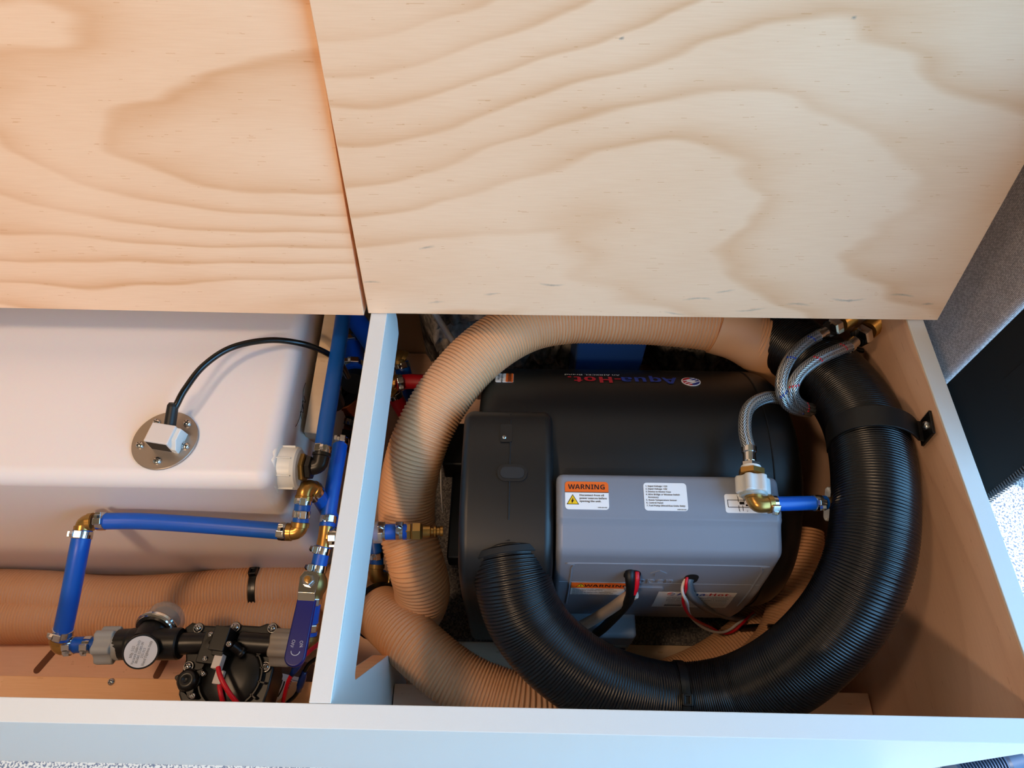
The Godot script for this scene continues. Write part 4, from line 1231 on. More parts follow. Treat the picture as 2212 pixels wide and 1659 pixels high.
	var c0 := Vector3(0.3752, 0.3620, -0.3655)
	var ax := (Vector3(0.3786, 0.3600, -0.3837) - Vector3(0.3717, 0.3630, -0.3456)).normalized()
	var sd := (Vector3.RIGHT - ax * ax.x).normalized()
	var u := ax.cross(sd) * -1.0
	if u.y < 0.0: u = -u
	var rr := 0.0432
	var g := G.new()
	var poly := PackedVector2Array()
	var inner := PackedVector2Array()
	for k in 25:                                    # arc over the duct, then a flat tongue to the panel
		var a := PI * 1.15 - PI * 0.93 * k / 24.0
		poly.append(Vector2(cos(a), sin(a)) * (rr + 0.0024))
		inner.append(Vector2(cos(a), sin(a)) * rr)
	var last := poly[24]
	var wx := (0.4165 - c0.x) / sd.x
	poly.append(Vector2(wx - 0.003, last.y + 0.0))
	poly.append(Vector2(wx - 0.003, last.y + 0.010))
	poly.append(Vector2(wx, last.y + 0.010))
	poly.append(Vector2(wx, last.y - 0.0024))
	inner.reverse()
	poly.append_array(inner)
	g.prism(poly, Transform3D(Basis(sd, u, ax), c0 - ax * 0.0125), 0.025, 0.0006, 1)
	part("saddle", g, mats["black rubber"], t)
	var ft := c0 + sd * (wx - 0.004) + u * (last.y + 0.005)
	part("foot_plate", G.new().rbox(Transform3D(Basis(sd, u, ax), ft + sd * 0.0025 + u * 0.0), Vector3(0.003, 0.026, 0.028), 0.0008), mats["black rubber"], t)
	screw(t, ft - sd * 0.0002 + u * 0.004, -sd, 0.010, 0.3, "steel")

func build_heater() -> void:
	var hb: Material = mats["heater black"]
	var zc := -0.388
	var yc := 0.188
	var rc := 0.149
	var t := thing("combi_heater", "black horizontal combi heater with a grey electronics cover and stickers", "heater", Vector3(0.12, 0.02, zc))
	# drum along x, rounded ends
	var x0 := -0.052
	var x1 := 0.318
	var prof := [Vector2(0, 0)]
	for k in 7:
		var a := PI / 2 * k / 6.0
		prof.append(Vector2(rc - 0.024 + 0.024 * sin(a), 0.024 - 0.024 * cos(a)))
	var ln := x1 - x0
	for k in 7:
		var a := PI / 2 * (6 - k) / 6.0
		prof.append(Vector2(rc - 0.034 + 0.034 * sin(a), ln - 0.034 + 0.034 * cos(a)))
	prof.append(Vector2(0, ln))
	part("drum", G.new().lathe(Vector3(x0, yc, zc), Vector3.RIGHT, prof, 96, true), hb, t)
	part("end_seam", G.new().lathe(Vector3(0.2755, yc, zc), Vector3.RIGHT, [Vector2(rc - 0.002, 0), Vector2(rc + 0.0010, 0.0004), Vector2(rc + 0.0010, 0.0016), Vector2(rc - 0.002, 0.002)], 96), mats["heater seam"], t)
	part("foot", G.new().box(Vector3(0.05, 0.035, zc), Vector3(0.05, 0.03, 0.18), 0.002), mats["black rubber"], t)
	part("foot", G.new().box(Vector3(0.24, 0.035, zc), Vector3(0.05, 0.03, 0.18), 0.002), mats["black rubber"], t)
	# burner housing: a block laid over the left third of the drum
	part_profile(t, "burner_cover", [Vector2(-0.4095, 0.335), Vector2(-0.402, 0.346), Vector2(-0.392, 0.352), Vector2(-0.340, 0.352), Vector2(-0.290, 0.346), Vector2(-0.255, 0.334), Vector2(-0.232, 0.315), Vector2(-0.222, 0.290), Vector2(-0.218, 0.250), Vector2(-0.218, 0.060), Vector2(-0.224, 0.045), Vector2(-0.40, 0.045)], -0.066, 0.0335, 0.010, hb)
	# groove between its two halves, tab and screw, oval grommet
	var ol := Outline.new(PackedVector2Array([Vector2(-0.402, 0.3455), Vector2(-0.392, 0.352), Vector2(-0.340, 0.352), Vector2(-0.290, 0.346), Vector2(-0.255, 0.334), Vector2(-0.232, 0.315), Vector2(-0.222, 0.290), Vector2(-0.218, 0.250), Vector2(-0.218, 0.060)]))
	var seam := []
	for k in 11: seam.append(ol.out(-0.0135, 0.004 + k * 0.0125, 0.0))
	part("seam", G.new().sweep(curve(seam, 0.003), 0.0009, 8), mats["heater seam"], t)
	var bput := func(q: Vector2, lift: float) -> Vector3: return ol.out(-0.0135 + q.x, 0.052 - q.y, lift)
	part("latch_tab", laid(round_rect(0.013, 0.022, 0.002), func(q: Vector2, lift: float) -> Vector3: return bput.call(q + Vector2(-0.0045, 0.020), lift), 0.0014), hb, t)
	screw(t, bput.call(Vector2(-0.0065, 0.0145), 0.0016), Vector3.UP, 0.0052, 0.2, "steel")
	var oval := func(q: Vector2, lift: float) -> Vector3: return bput.call(q + Vector2(0.003, -0.027), lift)
	part("grommet_rim", laid(round_rect(0.032, 0.019, 0.0092, 8), oval, 0.0018), mats["black rubber"], t)
	part("grommet", laid(round_rect(0.0255, 0.0125, 0.006, 8), oval, 0.0026), mats["grommet grey"], t)
	# hose port: dark ring painted in as the shade round the black duct
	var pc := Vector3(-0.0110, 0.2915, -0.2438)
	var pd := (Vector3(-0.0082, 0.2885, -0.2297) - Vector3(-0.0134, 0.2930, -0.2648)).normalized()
	part("port_shade_ring", G.new().lathe(pc - pd * 0.012, pd, [Vector2(0.0405, 0), Vector2(0.0455, 0.0), Vector2(0.0455, 0.006), Vector2(0.0445, 0.007), Vector2(0.0425, 0.006), Vector2(0.0425, 0.0)], 48), mats["heater seam"], t)
	# grey electronics cover
	var go := [Vector2(-0.326, 0.310), Vector2(-0.326, 0.347), Vector2(-0.3235, 0.351), Vector2(-0.319, 0.3525), Vector2(-0.283, 0.3485)]
	go.append_array([Vector2(-0.2812, 0.3470), Vector2(-0.2790, 0.3470), Vector2(-0.2765, 0.3452)])
	go.append_array([Vector2(-0.2735, 0.3410), Vector2(-0.2700, 0.3390), Vector2(-0.2515, 0.3310), Vector2(-0.2470, 0.3265), Vector2(-0.2450, 0.3200), Vector2(-0.2400, 0.2850), Vector2(-0.2350, 0.2400), Vector2(-0.2330, 0.2000), Vector2(-0.2335, 0.1600), Vector2(-0.2375, 0.1200), Vector2(-0.2460, 0.0850), Vector2(-0.2600, 0.0600), Vector2(-0.326, 0.0500)])
	var gx0 := 0.0365
	var gx1 := 0.2700
	part_profile(t, "electronics_cover", go, gx0, gx1, 0.007, mats["cover grey"])
	var gp := Outline.new(PackedVector2Array(go.slice(3)))
	var mid := (gx0 + gx1) * 0.5
	var on := func(x: float, s: float) -> Callable: return func(q: Vector2, lift: float) -> Vector3: return gp.out(x + q.x, s - q.y, lift)
	# raised frame round the lower face
	var s_in := 0.099
	var rim := []
	for q in [Vector2(-0.099, 0.118), Vector2(-0.099, 0.100), Vector2(-0.099, 0.080), Vector2(-0.099, 0.060), Vector2(-0.099, 0.040), Vector2(-0.099, 0.024), Vector2(-0.099, 0.012), Vector2(-0.097, 0.005), Vector2(-0.090, 0.001), Vector2(0.092, 0.001), Vector2(0.100, 0.005), Vector2(0.103, 0.013), Vector2(0.103, 0.024), Vector2(0.103, 0.040), Vector2(0.103, 0.060), Vector2(0.103, 0.080), Vector2(0.103, 0.100), Vector2(0.103, 0.118)]:
		rim.append(gp.out(mid + q.x, s_in + q.y, 0.0))
	part("panel_frame", G.new().sweep(curve(rim, 0.003), 0.0012, 8), mats["cover grey"], t)
	var fold := []
	for k in 6: fold.append(gp.out(gx0 + 0.006 + (gx1 - gx0 - 0.012) * k / 5.0, s_in + 0.048, 0.0))
	part("fold_line", G.new().sweep(curve(fold, 0.01), 0.0005, 6), mats["cover grey"], t)
	var lip := on.call(mid - 0.016, s_in + 0.060)
	part("finger_pull", laid(round_rect(0.044, 0.008, 0.003), lip, 0.0022), mats["cover grey"], t)
	part("raised_lettering", letters("open", 0.0095, on.call(mid - 0.006, s_in + 0.040), Vector2.ZERO, 0.0004, 0.0, true, false, 1.35, false, 0.0016), mats["cover grey"], t)
	part("raised_arrow", laid(PackedVector2Array([Vector2(-0.004, -0.006), Vector2(0.004, -0.006), Vector2(0.004, 0.001), Vector2(0.009, 0.001), Vector2(0, 0.008), Vector2(-0.009, 0.001), Vector2(-0.004, 0.001)]), on.call(mid - 0.005, s_in + 0.022), 0.0010), mats["cover grey"], t)
	for q in [[-0.0330, 0.0180, 0.026], [0.0320, 0.015, 0.034]]:
		part("cable_opening", laid(round_rect(q[1], 0.022, q[1] * 0.48, 6), on.call(mid + q[0], s_in + q[2]), 0.0006), mats["heater seam"], t)
	# stickers on the cover's top
	var wp: Material = mats["print white"]
	var bk: Material = mats["print black"]
	var s1: Callable = on.call(0.0680, 0.0185)
	var st := part("warning_sticker", laid(round_rect(0.0455, 0.0300, 0.0035), s1, 0.0003), wp, t, "orange and white warning sticker")
	part("orange_band", laid(band(0.0455, 0.0300, 0.0035, 0.0115), s1, 0.0005), mats["print orange"], st)
	part("lettering", letters("WARNING", 0.0052, s1, Vector2(0, 0.0092), 0.0007, 0, true, true, 1.12), bk, st)
	part("black_rule", laid(round_rect(0.0455, 0.0006, 0.0002, 1), func(q: Vector2, l: float) -> Vector3: return s1.call(q + Vector2(0, 0.0034), l), 0.0006), bk, st)
	part("triangle_edge", laid(PackedVector2Array([Vector2(-0.0213, -0.0098), Vector2(-0.0083, -0.0098), Vector2(-0.0148, 0.0012)]), s1, 0.0005), bk, st)
	part("triangle", laid(PackedVector2Array([Vector2(-0.0202, -0.0092), Vector2(-0.0094, -0.0092), Vector2(-0.0148, 0.0000)]), s1, 0.0006), mats["print yellow"], st)
	part("bolt_mark", laid(PackedVector2Array([Vector2(-0.0143, -0.0022), Vector2(-0.0162, -0.0058), Vector2(-0.0149, -0.0056), Vector2(-0.0156, -0.0086), Vector2(-0.0134, -0.0050), Vector2(-0.0147, -0.0052)]), s1, 0.0008), bk, st)
	var ws := ["Disconnect from all", "power sources before", "opening the unit."]
	for k in 3:
		part("lettering", letters(ws[k], 0.0020, s1, Vector2(-0.0078, 0.0002 - k * 0.0032), 0.0006, 0, false, true, 1.0), bk, st)
	part("lettering", letters("US05-IXV-H00", 0.0011, s1, Vector2(0.0110, -0.0128), 0.0006, 0, false, true), bk, st)
	var s2: Callable = on.call(0.1500, 0.0185)
	st = part("wiring_list_sticker", laid(round_rect(0.0450, 0.0300, 0.0035), s2, 0.0003), wp, t, "white numbered list sticker")
	var ls := ["1. Input Voltage +12V", "2. Input Voltage -12V", "3. Device to Heater Fuse", "4. Wire Bridge or Window Switch", "    Accessory", "5. Room Temperature Sensor", "6. Control Panel", "7. Fuel Pump (Diesel/Gas Units Only)"]
	for k in 8:
		part("lettering", letters(ls[k], 0.0017, s2, Vector2(-0.0205, 0.0112 - k * 0.0030), 0.0006, 0, false, true, 0.98), bk, st)
	part("lettering", letters("US05-IXV-010", 0.0011, s2, Vector2(0.0110, -0.0136), 0.0006, 0, false, true), bk, st)
	var s3: Callable = on.call(0.2370, 0.0245)
	st = part("terminal_sticker", laid(round_rect(0.0520, 0.0200, 0.0025), s3, 0.0003), wp, t, "white terminal diagram sticker")
	for q in [[0.046, 0.0006, 0, 0.0036], [0.046, 0.0006, 0, -0.0040], [0.0006, 0.0080, -0.023, 0], [0.010, 0.0009, 0.002, 0.0012], [0.016, 0.0008, 0.008, -0.0012], [0.0035, 0.0018, -0.003, -0.0018], [0.0035, 0.0018, 0.004, -0.0018], [0.0006, 0.006, -0.0120, 0.0045], [0.0006, 0.006, -0.006, 0.0048], [0.0006, 0.006, -0.001, 0.0048], [0.0006, 0.006, -0.012, -0.005], [0.0006, 0.006, -0.008, -0.005], [0.005, 0.003, -0.0085, 0.0005]]:
		part("diagram_line", laid(round_rect(q[0], q[1], 0.0002, 1), func(p: Vector2, l: float) -> Vector3: return s3.call(p + Vector2(q[2], q[3]), l), 0.0005), bk, st)
	for q in [["1", -0.0135, 0.0080], ["3", -0.0075, 0.0080], ["4", -0.0022, 0.0080], ["5", -0.0125, -0.0078], ["2", -0.0045, -0.0078], ["7", 0.0085, -0.0078]]:
		part("lettering", letters(q[0], 0.0019, s3, Vector2(q[1], q[2]), 0.0006), bk, st)
	# stickers on the lower face
	var s4: Callable = on.call(0.0870, s_in + 0.0665)
	st = part("warning_sticker", sheet(0.0610, 0.0360, 2, 10, s4, 0.0004), wp, t, "lower orange and white warning sticker")
	part("orange_band", sheet(0.0610, 0.0150, 2, 5, func(p: Vector2, l: float) -> Vector3: return s4.call(p + Vector2(0, 0.0105), l), 0.0006), mats["print orange"], st)
	part("lettering", letters("WARNING", 0.0064, s4, Vector2(0.0085, 0.0103), 0.0008, 0, true, true, 1.15), bk, st)
	part("triangle_edge", laid(PackedVector2Array([Vector2(-0.0255, 0.0065), Vector2(-0.0145, 0.0065), Vector2(-0.0200, 0.0160)]), s4, 0.0007), bk, st)
	part("triangle", laid(PackedVector2Array([Vector2(-0.0243, 0.0072), Vector2(-0.0157, 0.0072), Vector2(-0.0200, 0.0148)]), s4, 0.0008), mats["print yellow"], st)
	part("lettering", letters("!", 0.0052, s4, Vector2(-0.0200, 0.0104), 0.0009, 0, true, true), bk, st)
	var wl := ["Do not operate this appliance before", "reading instruction packet.", "Do not place anything on or against this", "appliance.", "Do not store chemicals, flammable", "materials, or spray aerosols near this", "appliance.", "Do not operate appliance with any panel"]
	for k in 8:
		part("lettering", letters(wl[k], 0.0017, s4, Vector2(-0.0285, 0.0010 - k * 0.00245), 0.0007, 0, false, true, 1.12), bk, st)
	var s5: Callable = on.call(0.2000, s_in + 0.098)
	st = part("maker_sticker", sheet(0.0880, 0.0560, 2, 14, s5, 0.0004), mats["print cream"], t, "white maker's sticker on the curved underside")
	logo(st, s5, Vector2(-0.0290, 0.0215), 0.0052, 0.0)
	part("lettering", letters("Aqua", 0.0078, s5, Vector2(-0.0225, 0.0212), 0.0008, 0, false, true, 1.25), mats["print blue"], st)
	part("lettering", letters("-Hot.", 0.0078, s5, Vector2(0.0090, 0.0212), 0.0008, 0, false, true, 1.25), mats["print red"], st)
	part("lettering", letters("An AIRXCEL Brand", 0.0024, s5, Vector2(0.0130, 0.0135), 0.0007, 0, false, false, 1.15), bk, st)
	for q in [0.0110, -0.0030]:
		part("rule", sheet(0.0700, 0.0006, 2, 1, func(p: Vector2, l: float) -> Vector3: return s5.call(p + Vector2(0.004, q), l), 0.0006), bk, st)
	var ml := ["For full details and installation requirements,", "please see installation and owner's manuals."]
	for k in 2:
		part("lettering", letters(ml[k], 0.0028, s5, Vector2(0.004, 0.0075 - k * 0.0058), 0.0007, 0, true, true, 0.85), bk, st)
	for k in 5:
		part("lettering", letters("Serial no. input 12 V heating output water content pressure", 0.0018, s5, Vector2(0.006, -0.0065 - k * 0.0036), 0.0007, 0, true, false, 1.0), mats["print grey"], st)
	part("emblem", sheet(0.0200, 0.0080, 2, 2, func(p: Vector2, l: float) -> Vector3: return s5.call(p + Vector2(-0.020, -0.020), l), 0.0006), mats["print grey"], st)
	# maker's name on the back of the drum, upside down from here
	var dr := func(q: Vector2, lift: float) -> Vector3:
		var a := deg_to_rad(123.0) - q.y / rc
		return Vector3(0.135 - q.x, yc + sin(a) * (rc + lift), zc + cos(a) * (rc + lift))
	var nm := part("drum_lettering", letters("Aqua", 0.0170, dr, Vector2(-0.052, 0.0), 0.0006, 0, false, true, 1.22), mats["print blue"], t, "blue and red maker's name upside down on the drum")
	part("lettering", letters("-Hot.", 0.0170, dr, Vector2(0.0158, 0.0), 0.0006, 0, false, true, 1.22), mats["print red"], nm)
	part("lettering", letters("An AIRXCEL Brand", 0.0046, dr, Vector2(0.016, -0.0150), 0.0006, 0, false, false, 1.3), mats["print white"], nm)
	logo(nm, dr, Vector2(-0.0680, 0.002), 0.0115, PI)
	# small sticker on the burner end, turned on its side
	var bs := func(q: Vector2, lift: float) -> Vector3:
		var a := deg_to_rad(124.0) + q.y / rc
		return Vector3(-0.0230 + q.x, yc + sin(a) * (rc + lift), zc + cos(a) * (rc + lift))
	st = part("warning_sticker", laid(round_rect(0.0220, 0.0260, 0.002), bs, 0.0005), wp, t, "small sideways warning sticker behind the duct")
	part("orange_band", laid(round_rect(0.0090, 0.0260, 0.0015), func(p: Vector2, l: float) -> Vector3: return bs.call(p + Vector2(0.0062, 0), l), 0.0007), mats["print orange"], st)
	part("lettering", letters("WARNING", 0.0042, bs, Vector2(0.0062, 0), 0.0009, -PI / 2, true, true), bk, st)
	part("lettering", letters("Air Heater Outlet", 0.0026, bs, Vector2(-0.0030, 0), 0.0007, -PI / 2, true, true), bk, st)
	part("lettering", letters("100F Max", 0.0026, bs, Vector2(-0.0070, 0), 0.0007, -PI / 2, true, true), bk, st)
	# end bracket at the left
	part("end_bracket", G.new().box(Vector3(-0.0800, 0.19, -0.36), Vector3(0.020, 0.03, 0.16), 0.003), mats["black rubber"], t)
	part("end_bracket", G.new().box(Vector3(-0.0860, 0.215, -0.42), Vector3(0.030, 0.04, 0.06), 0.003), mats["black rubber"], t)
	# junction box below the cover
	t = thing("junction_box", "pale blue grey plastic box under the heater's cover", "box", Vector3(0.0910, 0.0600, -0.2339))
	var jc := Vector3(0.0801, 0.1060, -0.2367)
	part("box_lid", G.new().rbox(Transform3D(Basis(), jc), Vector3(0.130, 0.046, 0.056), 0.006, 3), mats["box blue-grey"], t)
	part("box_base", G.new().rbox(Transform3D(Basis(), jc + Vector3(0, -0.053, 0.002)), Vector3(0.126, 0.064, 0.054), 0.006, 3), mats["box clear"], t)
	var jp := plane(Vector3(0.1075, 0.0750, -0.2212), Vector3.RIGHT, Vector3.UP)
	jp = plane(Vector3(Vector3(0.1075, 0.0750, -0.2212).x, 0.064, jc.z + 0.0292), Vector3.RIGHT, Vector3.UP)
	var lb := part("box_label", laid(round_rect(0.060, 0.022, 0.001), jp, 0.0003), wp, t)
	part("navy_band", laid(round_rect(0.060, 0.008, 0.001), func(p: Vector2, l: float) -> Vector3: return jp.call(p + Vector2(0, 0.007), l), 0.0005), mats["print navy"], lb)
	for k in 2:
		part("lettering", letters("Water safety drain valve opens below", 0.0026, jp, Vector2(0, -0.001 - k * 0.0042), 0.0005, 0, true), bk, lb)
	# supply wiring through the left opening
	t = thing("supply_wiring", "taped black loom with red wire and pale sheathed cable", "wires", Vector3(0.1191, 0.2900, -0.2426))
	wire(t, "taped_loom", [Vector3(0.1187, 0.2850, -0.2482), Vector3(0.1169, 0.2880, -0.2356), Vector3(0.1196, 0.2700, -0.2260), Vector3(0.1194, 0.2500, -0.2206), Vector3(0.1136, 0.2000, -0.2194), Vector3(0.1025, 0.1500, -0.2155), Vector3(0.0921, 0.1200, -0.2118), Vector3(0.0785, 0.0900, -0.2035)], 0.0056, "black rubber")
	for q in [0.12, 0.2, 0.28]:
		pass
	wire(t, "red_wire", [Vector3(0.1246, 0.2830, -0.2500), Vector3(0.1244, 0.2880, -0.2373), Vector3(0.1244, 0.2800, -0.2282), Vector3(0.1227, 0.2680, -0.2232)], 0.0030, "red wire")
	wire(t, "pale_cable", [Vector3(0.1253, 0.2620, -0.2259), Vector3(0.1181, 0.2500, -0.2242), Vector3(0.1024, 0.2050, -0.2216), Vector3(0.0820, 0.1600, -0.2182), Vector3(0.0592, 0.1200, -0.2145)], 0.0068, "pale cable", 0.7)
	t = thing("sensor_wiring", "twisted red and white wires with a flat grey ribbon cable", "wires", Vector3(0.1878, 0.2700, -0.2451))
	var rw := []
	var ww := []
	var path := curve([Vector3(0.1905, 0.2620, -0.2497), Vector3(0.1812, 0.2750, -0.2408), Vector3(0.1780, 0.2680, -0.2302), Vector3(0.1849, 0.2350, -0.2244), Vector3(0.1990, 0.1900, -0.2220), Vector3(0.2185, 0.1500, -0.2226), Vector3(0.2395, 0.1200, -0.2230), Vector3(0.2590, 0.1000, -0.2240), Vector3(0.2726, 0.0950, -0.2278), Vector3(0.2872, 0.0950, -0.2380), Vector3(0.3091, 0.0850, -0.2527)], 0.003)
	for k in path.size():
		var d := (path[mini(k + 1, path.size() - 1)] - path[maxi(k - 1, 0)]).normalized()
		var sdv := d.cross(Vector3.UP).normalized()
		var upv := sdv.cross(d)
		var a := k * 0.16 + sin(k * 0.07) * 1.2
		var o := (sdv * cos(a) + upv * sin(a)) * 0.0021
		rw.append(path[k] + o)
		ww.append(path[k] - o)
	part("red_wire", G.new().sweep(PackedVector3Array(rw), 0.0017, 10), mats["red wire"], t)
	part("white_wire", G.new().sweep(PackedVector3Array(ww), 0.0017, 10), mats["white wire"], t)
	wire(t, "grey_ribbon", [Vector3(0.1909, 0.2620, -0.2492), Vector3(0.1829, 0.2720, -0.2367), Vector3(0.1877, 0.2500, -0.2305), Vector3(0.2042, 0.2150, -0.2292), Vector3(0.2345, 0.1600, -0.2336), Vector3(0.2705, 0.1100, -0.2397), Vector3(0.2971, 0.0850, -0.2459)], 0.0050, "grey ribbon", 0.35)
	wire(t, "black_wire", [Vector3(0.2525, 0.0750, -0.2440), Vector3(0.2672, 0.0600, -0.2359), Vector3(0.2819, 0.0450, -0.2258)], 0.0035, "black cable")

# a closed (z, y) outline drawn out along x, with rounded ends
func part_profile(t: Node3D, called: String, pts: Array, x0: float, x1: float, r: float, m: Material) -> void:
	part(called, G.new().prism(PackedVector2Array(pts), Transform3D(Basis(Vector3(0, 0, 1), Vector3(0, 1, 0), Vector3(1, 0, 0)), Vector3(x0, 0, 0)), x1 - x0, r, 4, 0.55), m, t)

# the upper strip of a rounded rectangle
func band(w: float, h: float, r: float, strip: float) -> PackedVector2Array:
	var out := PackedVector2Array()
	for c in [[1.0, 0.0], [-1.0, PI / 2]]:
		for k in 5:
			var a: float = c[1] + PI / 2 * k / 4.0
			out.append(Vector2(c[0] * (w / 2 - r) + cos(a) * r, h / 2 - r + sin(a) * r))
	out.append(Vector2(-w / 2, h / 2 - strip))
	out.append(Vector2(w / 2, h / 2 - strip))
	return out

# disc half red, half blue with a pale rim
func logo(parent: Node3D, put: Callable, at: Vector2, r: float, turn: float) -> void:
	var sh := func(q: Vector2, lift: float) -> Vector3: return put.call(at + q, lift)
	part("emblem_disc", laid(circle(r, 32), sh, 0.0006), mats["print white"], parent)
	for k in 2:
		var half := PackedVector2Array()
		for j in 17:
			var a := PI / 2 + PI * k + PI * j / 16.0 + turn
			half.append(Vector2(cos(a), sin(a)) * r * 0.9)
		part("emblem_half", laid(half, sh, 0.0008), mats["print red" if k == 0 else "print blue"], parent)
	for k in 3:
		part("emblem_stripe", laid(round_rect(r * 1.6, r * 0.10, 0.0001, 1), func(q: Vector2, lift: float) -> Vector3: return sh.call((q + Vector2(0, (k - 1) * r * 0.42)).rotated(0.5), lift), 0.0009), mats["print white"], parent)

func build_hoses() -> void:
	# fill line at the right end of the grey cover
	var t := braided("plain steel braided hose arching down to the white hand nut", [Vector3(0.2377, 0.3720, -0.3480), Vector3(0.2367, 0.3730, -0.3685), Vector3(0.2422, 0.3730, -0.3914), Vector3(0.2550, 0.3700, -0.4062), Vector3(0.2745, 0.3620, -0.4174), Vector3(0.2935, 0.3500, -0.4225), Vector3(0.3143, 0.3300, -0.4287)], 0.0068, "")
	var dn := (Vector3(0.2344, 0.3660, -0.2930) - Vector3(0.2384, 0.3710, -0.3447)).normalized()
	var a := Vector3(0.2385, 0.3715, -0.3494)
	ferrule(t, a, dn, 0.0068, 0.019)
	hex_nut(t, Vector3(0.2377, 0.3700, -0.3323), dn, 0.0098, 0.0065, "steel", "hex_collar")
	part("tape_wrap", G.new().lathe(Vector3(0.2376, 0.3695, -0.3277), dn, [Vector2(0, 0), Vector2(0.0100, 0), Vector2(0.0106, 0.002), Vector2(0.0096, 0.004), Vector2(0, 0.0044)], 20), mats["white tape"], t)
	t = thing("hose_adapter", "brass and white plastic adapter above the grey cover", "fitting", Vector3(0.2420, 0.3550, -0.3124))
	hex_nut(t, Vector3(0.2378, 0.3690, -0.3253), dn, 0.0136, 0.0075, "brass", "brass_hex")
	threaded(t, Vector3(0.2375, 0.3680, -0.3189), dn, 0.0105, 0.006)
	wing_nut(t, Vector3(0.2376, 0.3680, -0.3163), dn, 0.0175, 0.0185, "wing white", 6, "white ribbed hand nut")
	part("nut_collar", G.new().lathe(Vector3(0.2368, 0.3670, -0.2982), dn, [Vector2(0, 0), Vector2(0.0135, 0), Vector2(0.0130, 0.003), Vector2(0, 0.003)], 28), mats["box clear"], t)
	elbow("brass_elbow", "brass elbow below the white hand nut at the grey cover", [Vector3(0.2369, 0.3670, -0.2987), Vector3(0.2366, 0.3660, -0.2920), Vector3(0.2404, 0.3660, -0.2871), Vector3(0.2541, 0.3650, -0.2887)], 0.0084)
	hose("water_hose", "short blue hose from the brass elbow to the black duct", [Vector3(0.2490, 0.3660, -0.2882), Vector3(0.2648, 0.3640, -0.2893), Vector3(0.2900, 0.3600, -0.2920), Vector3(0.3141, 0.3550, -0.2950)], 0.0073, [[0.10, Vector3(0.2, 0.7, 0.8)], [0.92, Vector3(0, 1, 0.4)]])
	t = thing("hand_nut_fitting", "white ribbed hand nut half hidden behind the black duct", "fitting", Vector3(0.3241, 0.3450, -0.2973))
	wing_nut(t, Vector3(0.3198, 0.3460, -0.2968), Vector3(1, -0.05, 0.05), 0.0195, 0.018, "wing white", 6)
	part("brass_sleeve", G.new().lathe(Vector3(0.3137, 0.3540, -0.2954), Vector3(1, -0.05, 0.05), [Vector2(0.0062, 0), Vector2(0.0062, 0.006), Vector2(0, 0.006)], 18), mats["brass"], t)
	# blue-marked and red-marked hoses at the back right
	t = braided("steel braided hose with blue marker strands above black duct", [Vector3(0.3402, 0.3750, -0.4938), Vector3(0.3209, 0.3820, -0.4786), Vector3(0.3004, 0.3850, -0.4583), Vector3(0.2868, 0.3830, -0.4365), Vector3(0.2841, 0.3750, -0.4191), Vector3(0.2924, 0.3620, -0.4092), Vector3(0.3098, 0.3450, -0.4118), Vector3(0.3304, 0.3250, -0.4207)], 0.0066, "print blue")
	var d1 := (Vector3(0.3614, 0.3720, -0.5077) - Vector3(0.3402, 0.3750, -0.4938)).normalized()
	ferrule(t, Vector3(0.3402, 0.3750, -0.4938) - d1 * 0.002, d1, 0.0066, 0.016)
	hex_nut(t, Vector3(0.3566, 0.3730, -0.5049), d1, 0.0118, 0.013, "bright steel", "union_nut")
	threaded(t, Vector3(0.3714, 0.3720, -0.5140), d1, 0.0100, 0.020)
	t = braided("steel braided hose with red marker strands above black duct", [Vector3(0.3735, 0.3720, -0.4814), Vector3(0.3543, 0.3820, -0.4688), Vector3(0.3249, 0.3880, -0.4504), Vector3(0.3047, 0.3860, -0.4348), Vector3(0.2953, 0.3800, -0.4204), Vector3(0.3000, 0.3660, -0.4129), Vector3(0.3183, 0.3460, -0.4143), Vector3(0.3347, 0.3300, -0.4216)], 0.0068, "print red")
	var d2 := (Vector3(0.3944, 0.3680, -0.4998) - Vector3(0.3735, 0.3720, -0.4814)).normalized()
	ferrule(t, Vector3(0.3735, 0.3720, -0.4814) - d2 * 0.002, d2, 0.0068, 0.017)
	hex_nut(t, Vector3(0.3893, 0.3690, -0.4956), d2, 0.0128, 0.013, "bright steel", "union_nut")
	threaded(t, Vector3(0.4044, 0.3660, -0.5088), d2, 0.0112, 0.016)
	part("tail_pipe", G.new().sweep(PackedVector3Array([Vector3(0.4144, 0.3640, -0.5173), Vector3(0.4287, 0.3600, -0.5302)]), 0.006, 18), mats["wing white"], t)
	# pipe clip on the side panel
	t = thing("pipe_clip", "small dark metal clip on the side panel behind hose", "clip", Vector3(0.4336, 0.3300, -0.5143))
	part("clip_body", G.new().lathe(Vector3(0.4296, 0.3350, -0.5114), Vector3(-1, 0.3, 0.2), [Vector2(0, 0), Vector2(0.0075, 0), Vector2(0.0075, 0.004), Vector2(0.005, 0.007), Vector2(0, 0.0075)], 20), mats["copper"], t)
	wire(t, "clip_loop", [Vector3(0.4263, 0.3450, -0.5151), Vector3(0.4339, 0.3350, -0.5107), Vector3(0.4336, 0.3250, -0.5102), Vector3(0.4215, 0.3200, -0.5122), Vector3(0.4065, 0.3200, -0.5161)], 0.0028, "black nylon")
	# drain nipple poking through the partition
	var ax := (Vector3(-0.0902, 0.2680, -0.2903) - Vector3(-0.1552, 0.2720, -0.2865)).normalized()
	hose("water_hose", "blue hose stub behind the brass nipple right of the partition", [Vector3(-0.1675, 0.2730, -0.2854), Vector3(-0.1500, 0.2720, -0.2866), Vector3(-0.1291, 0.2710, -0.2874)], 0.0090, [[0.28, Vector3(0.1, 1, -0.4)], [0.80, Vector3(0.1, 1, -0.4)]])
	t = thing("drain_nipple", "brass quick connect nipple pointing at the heater", "fitting", Vector3(-0.1162, 0.2700, -0.2885))
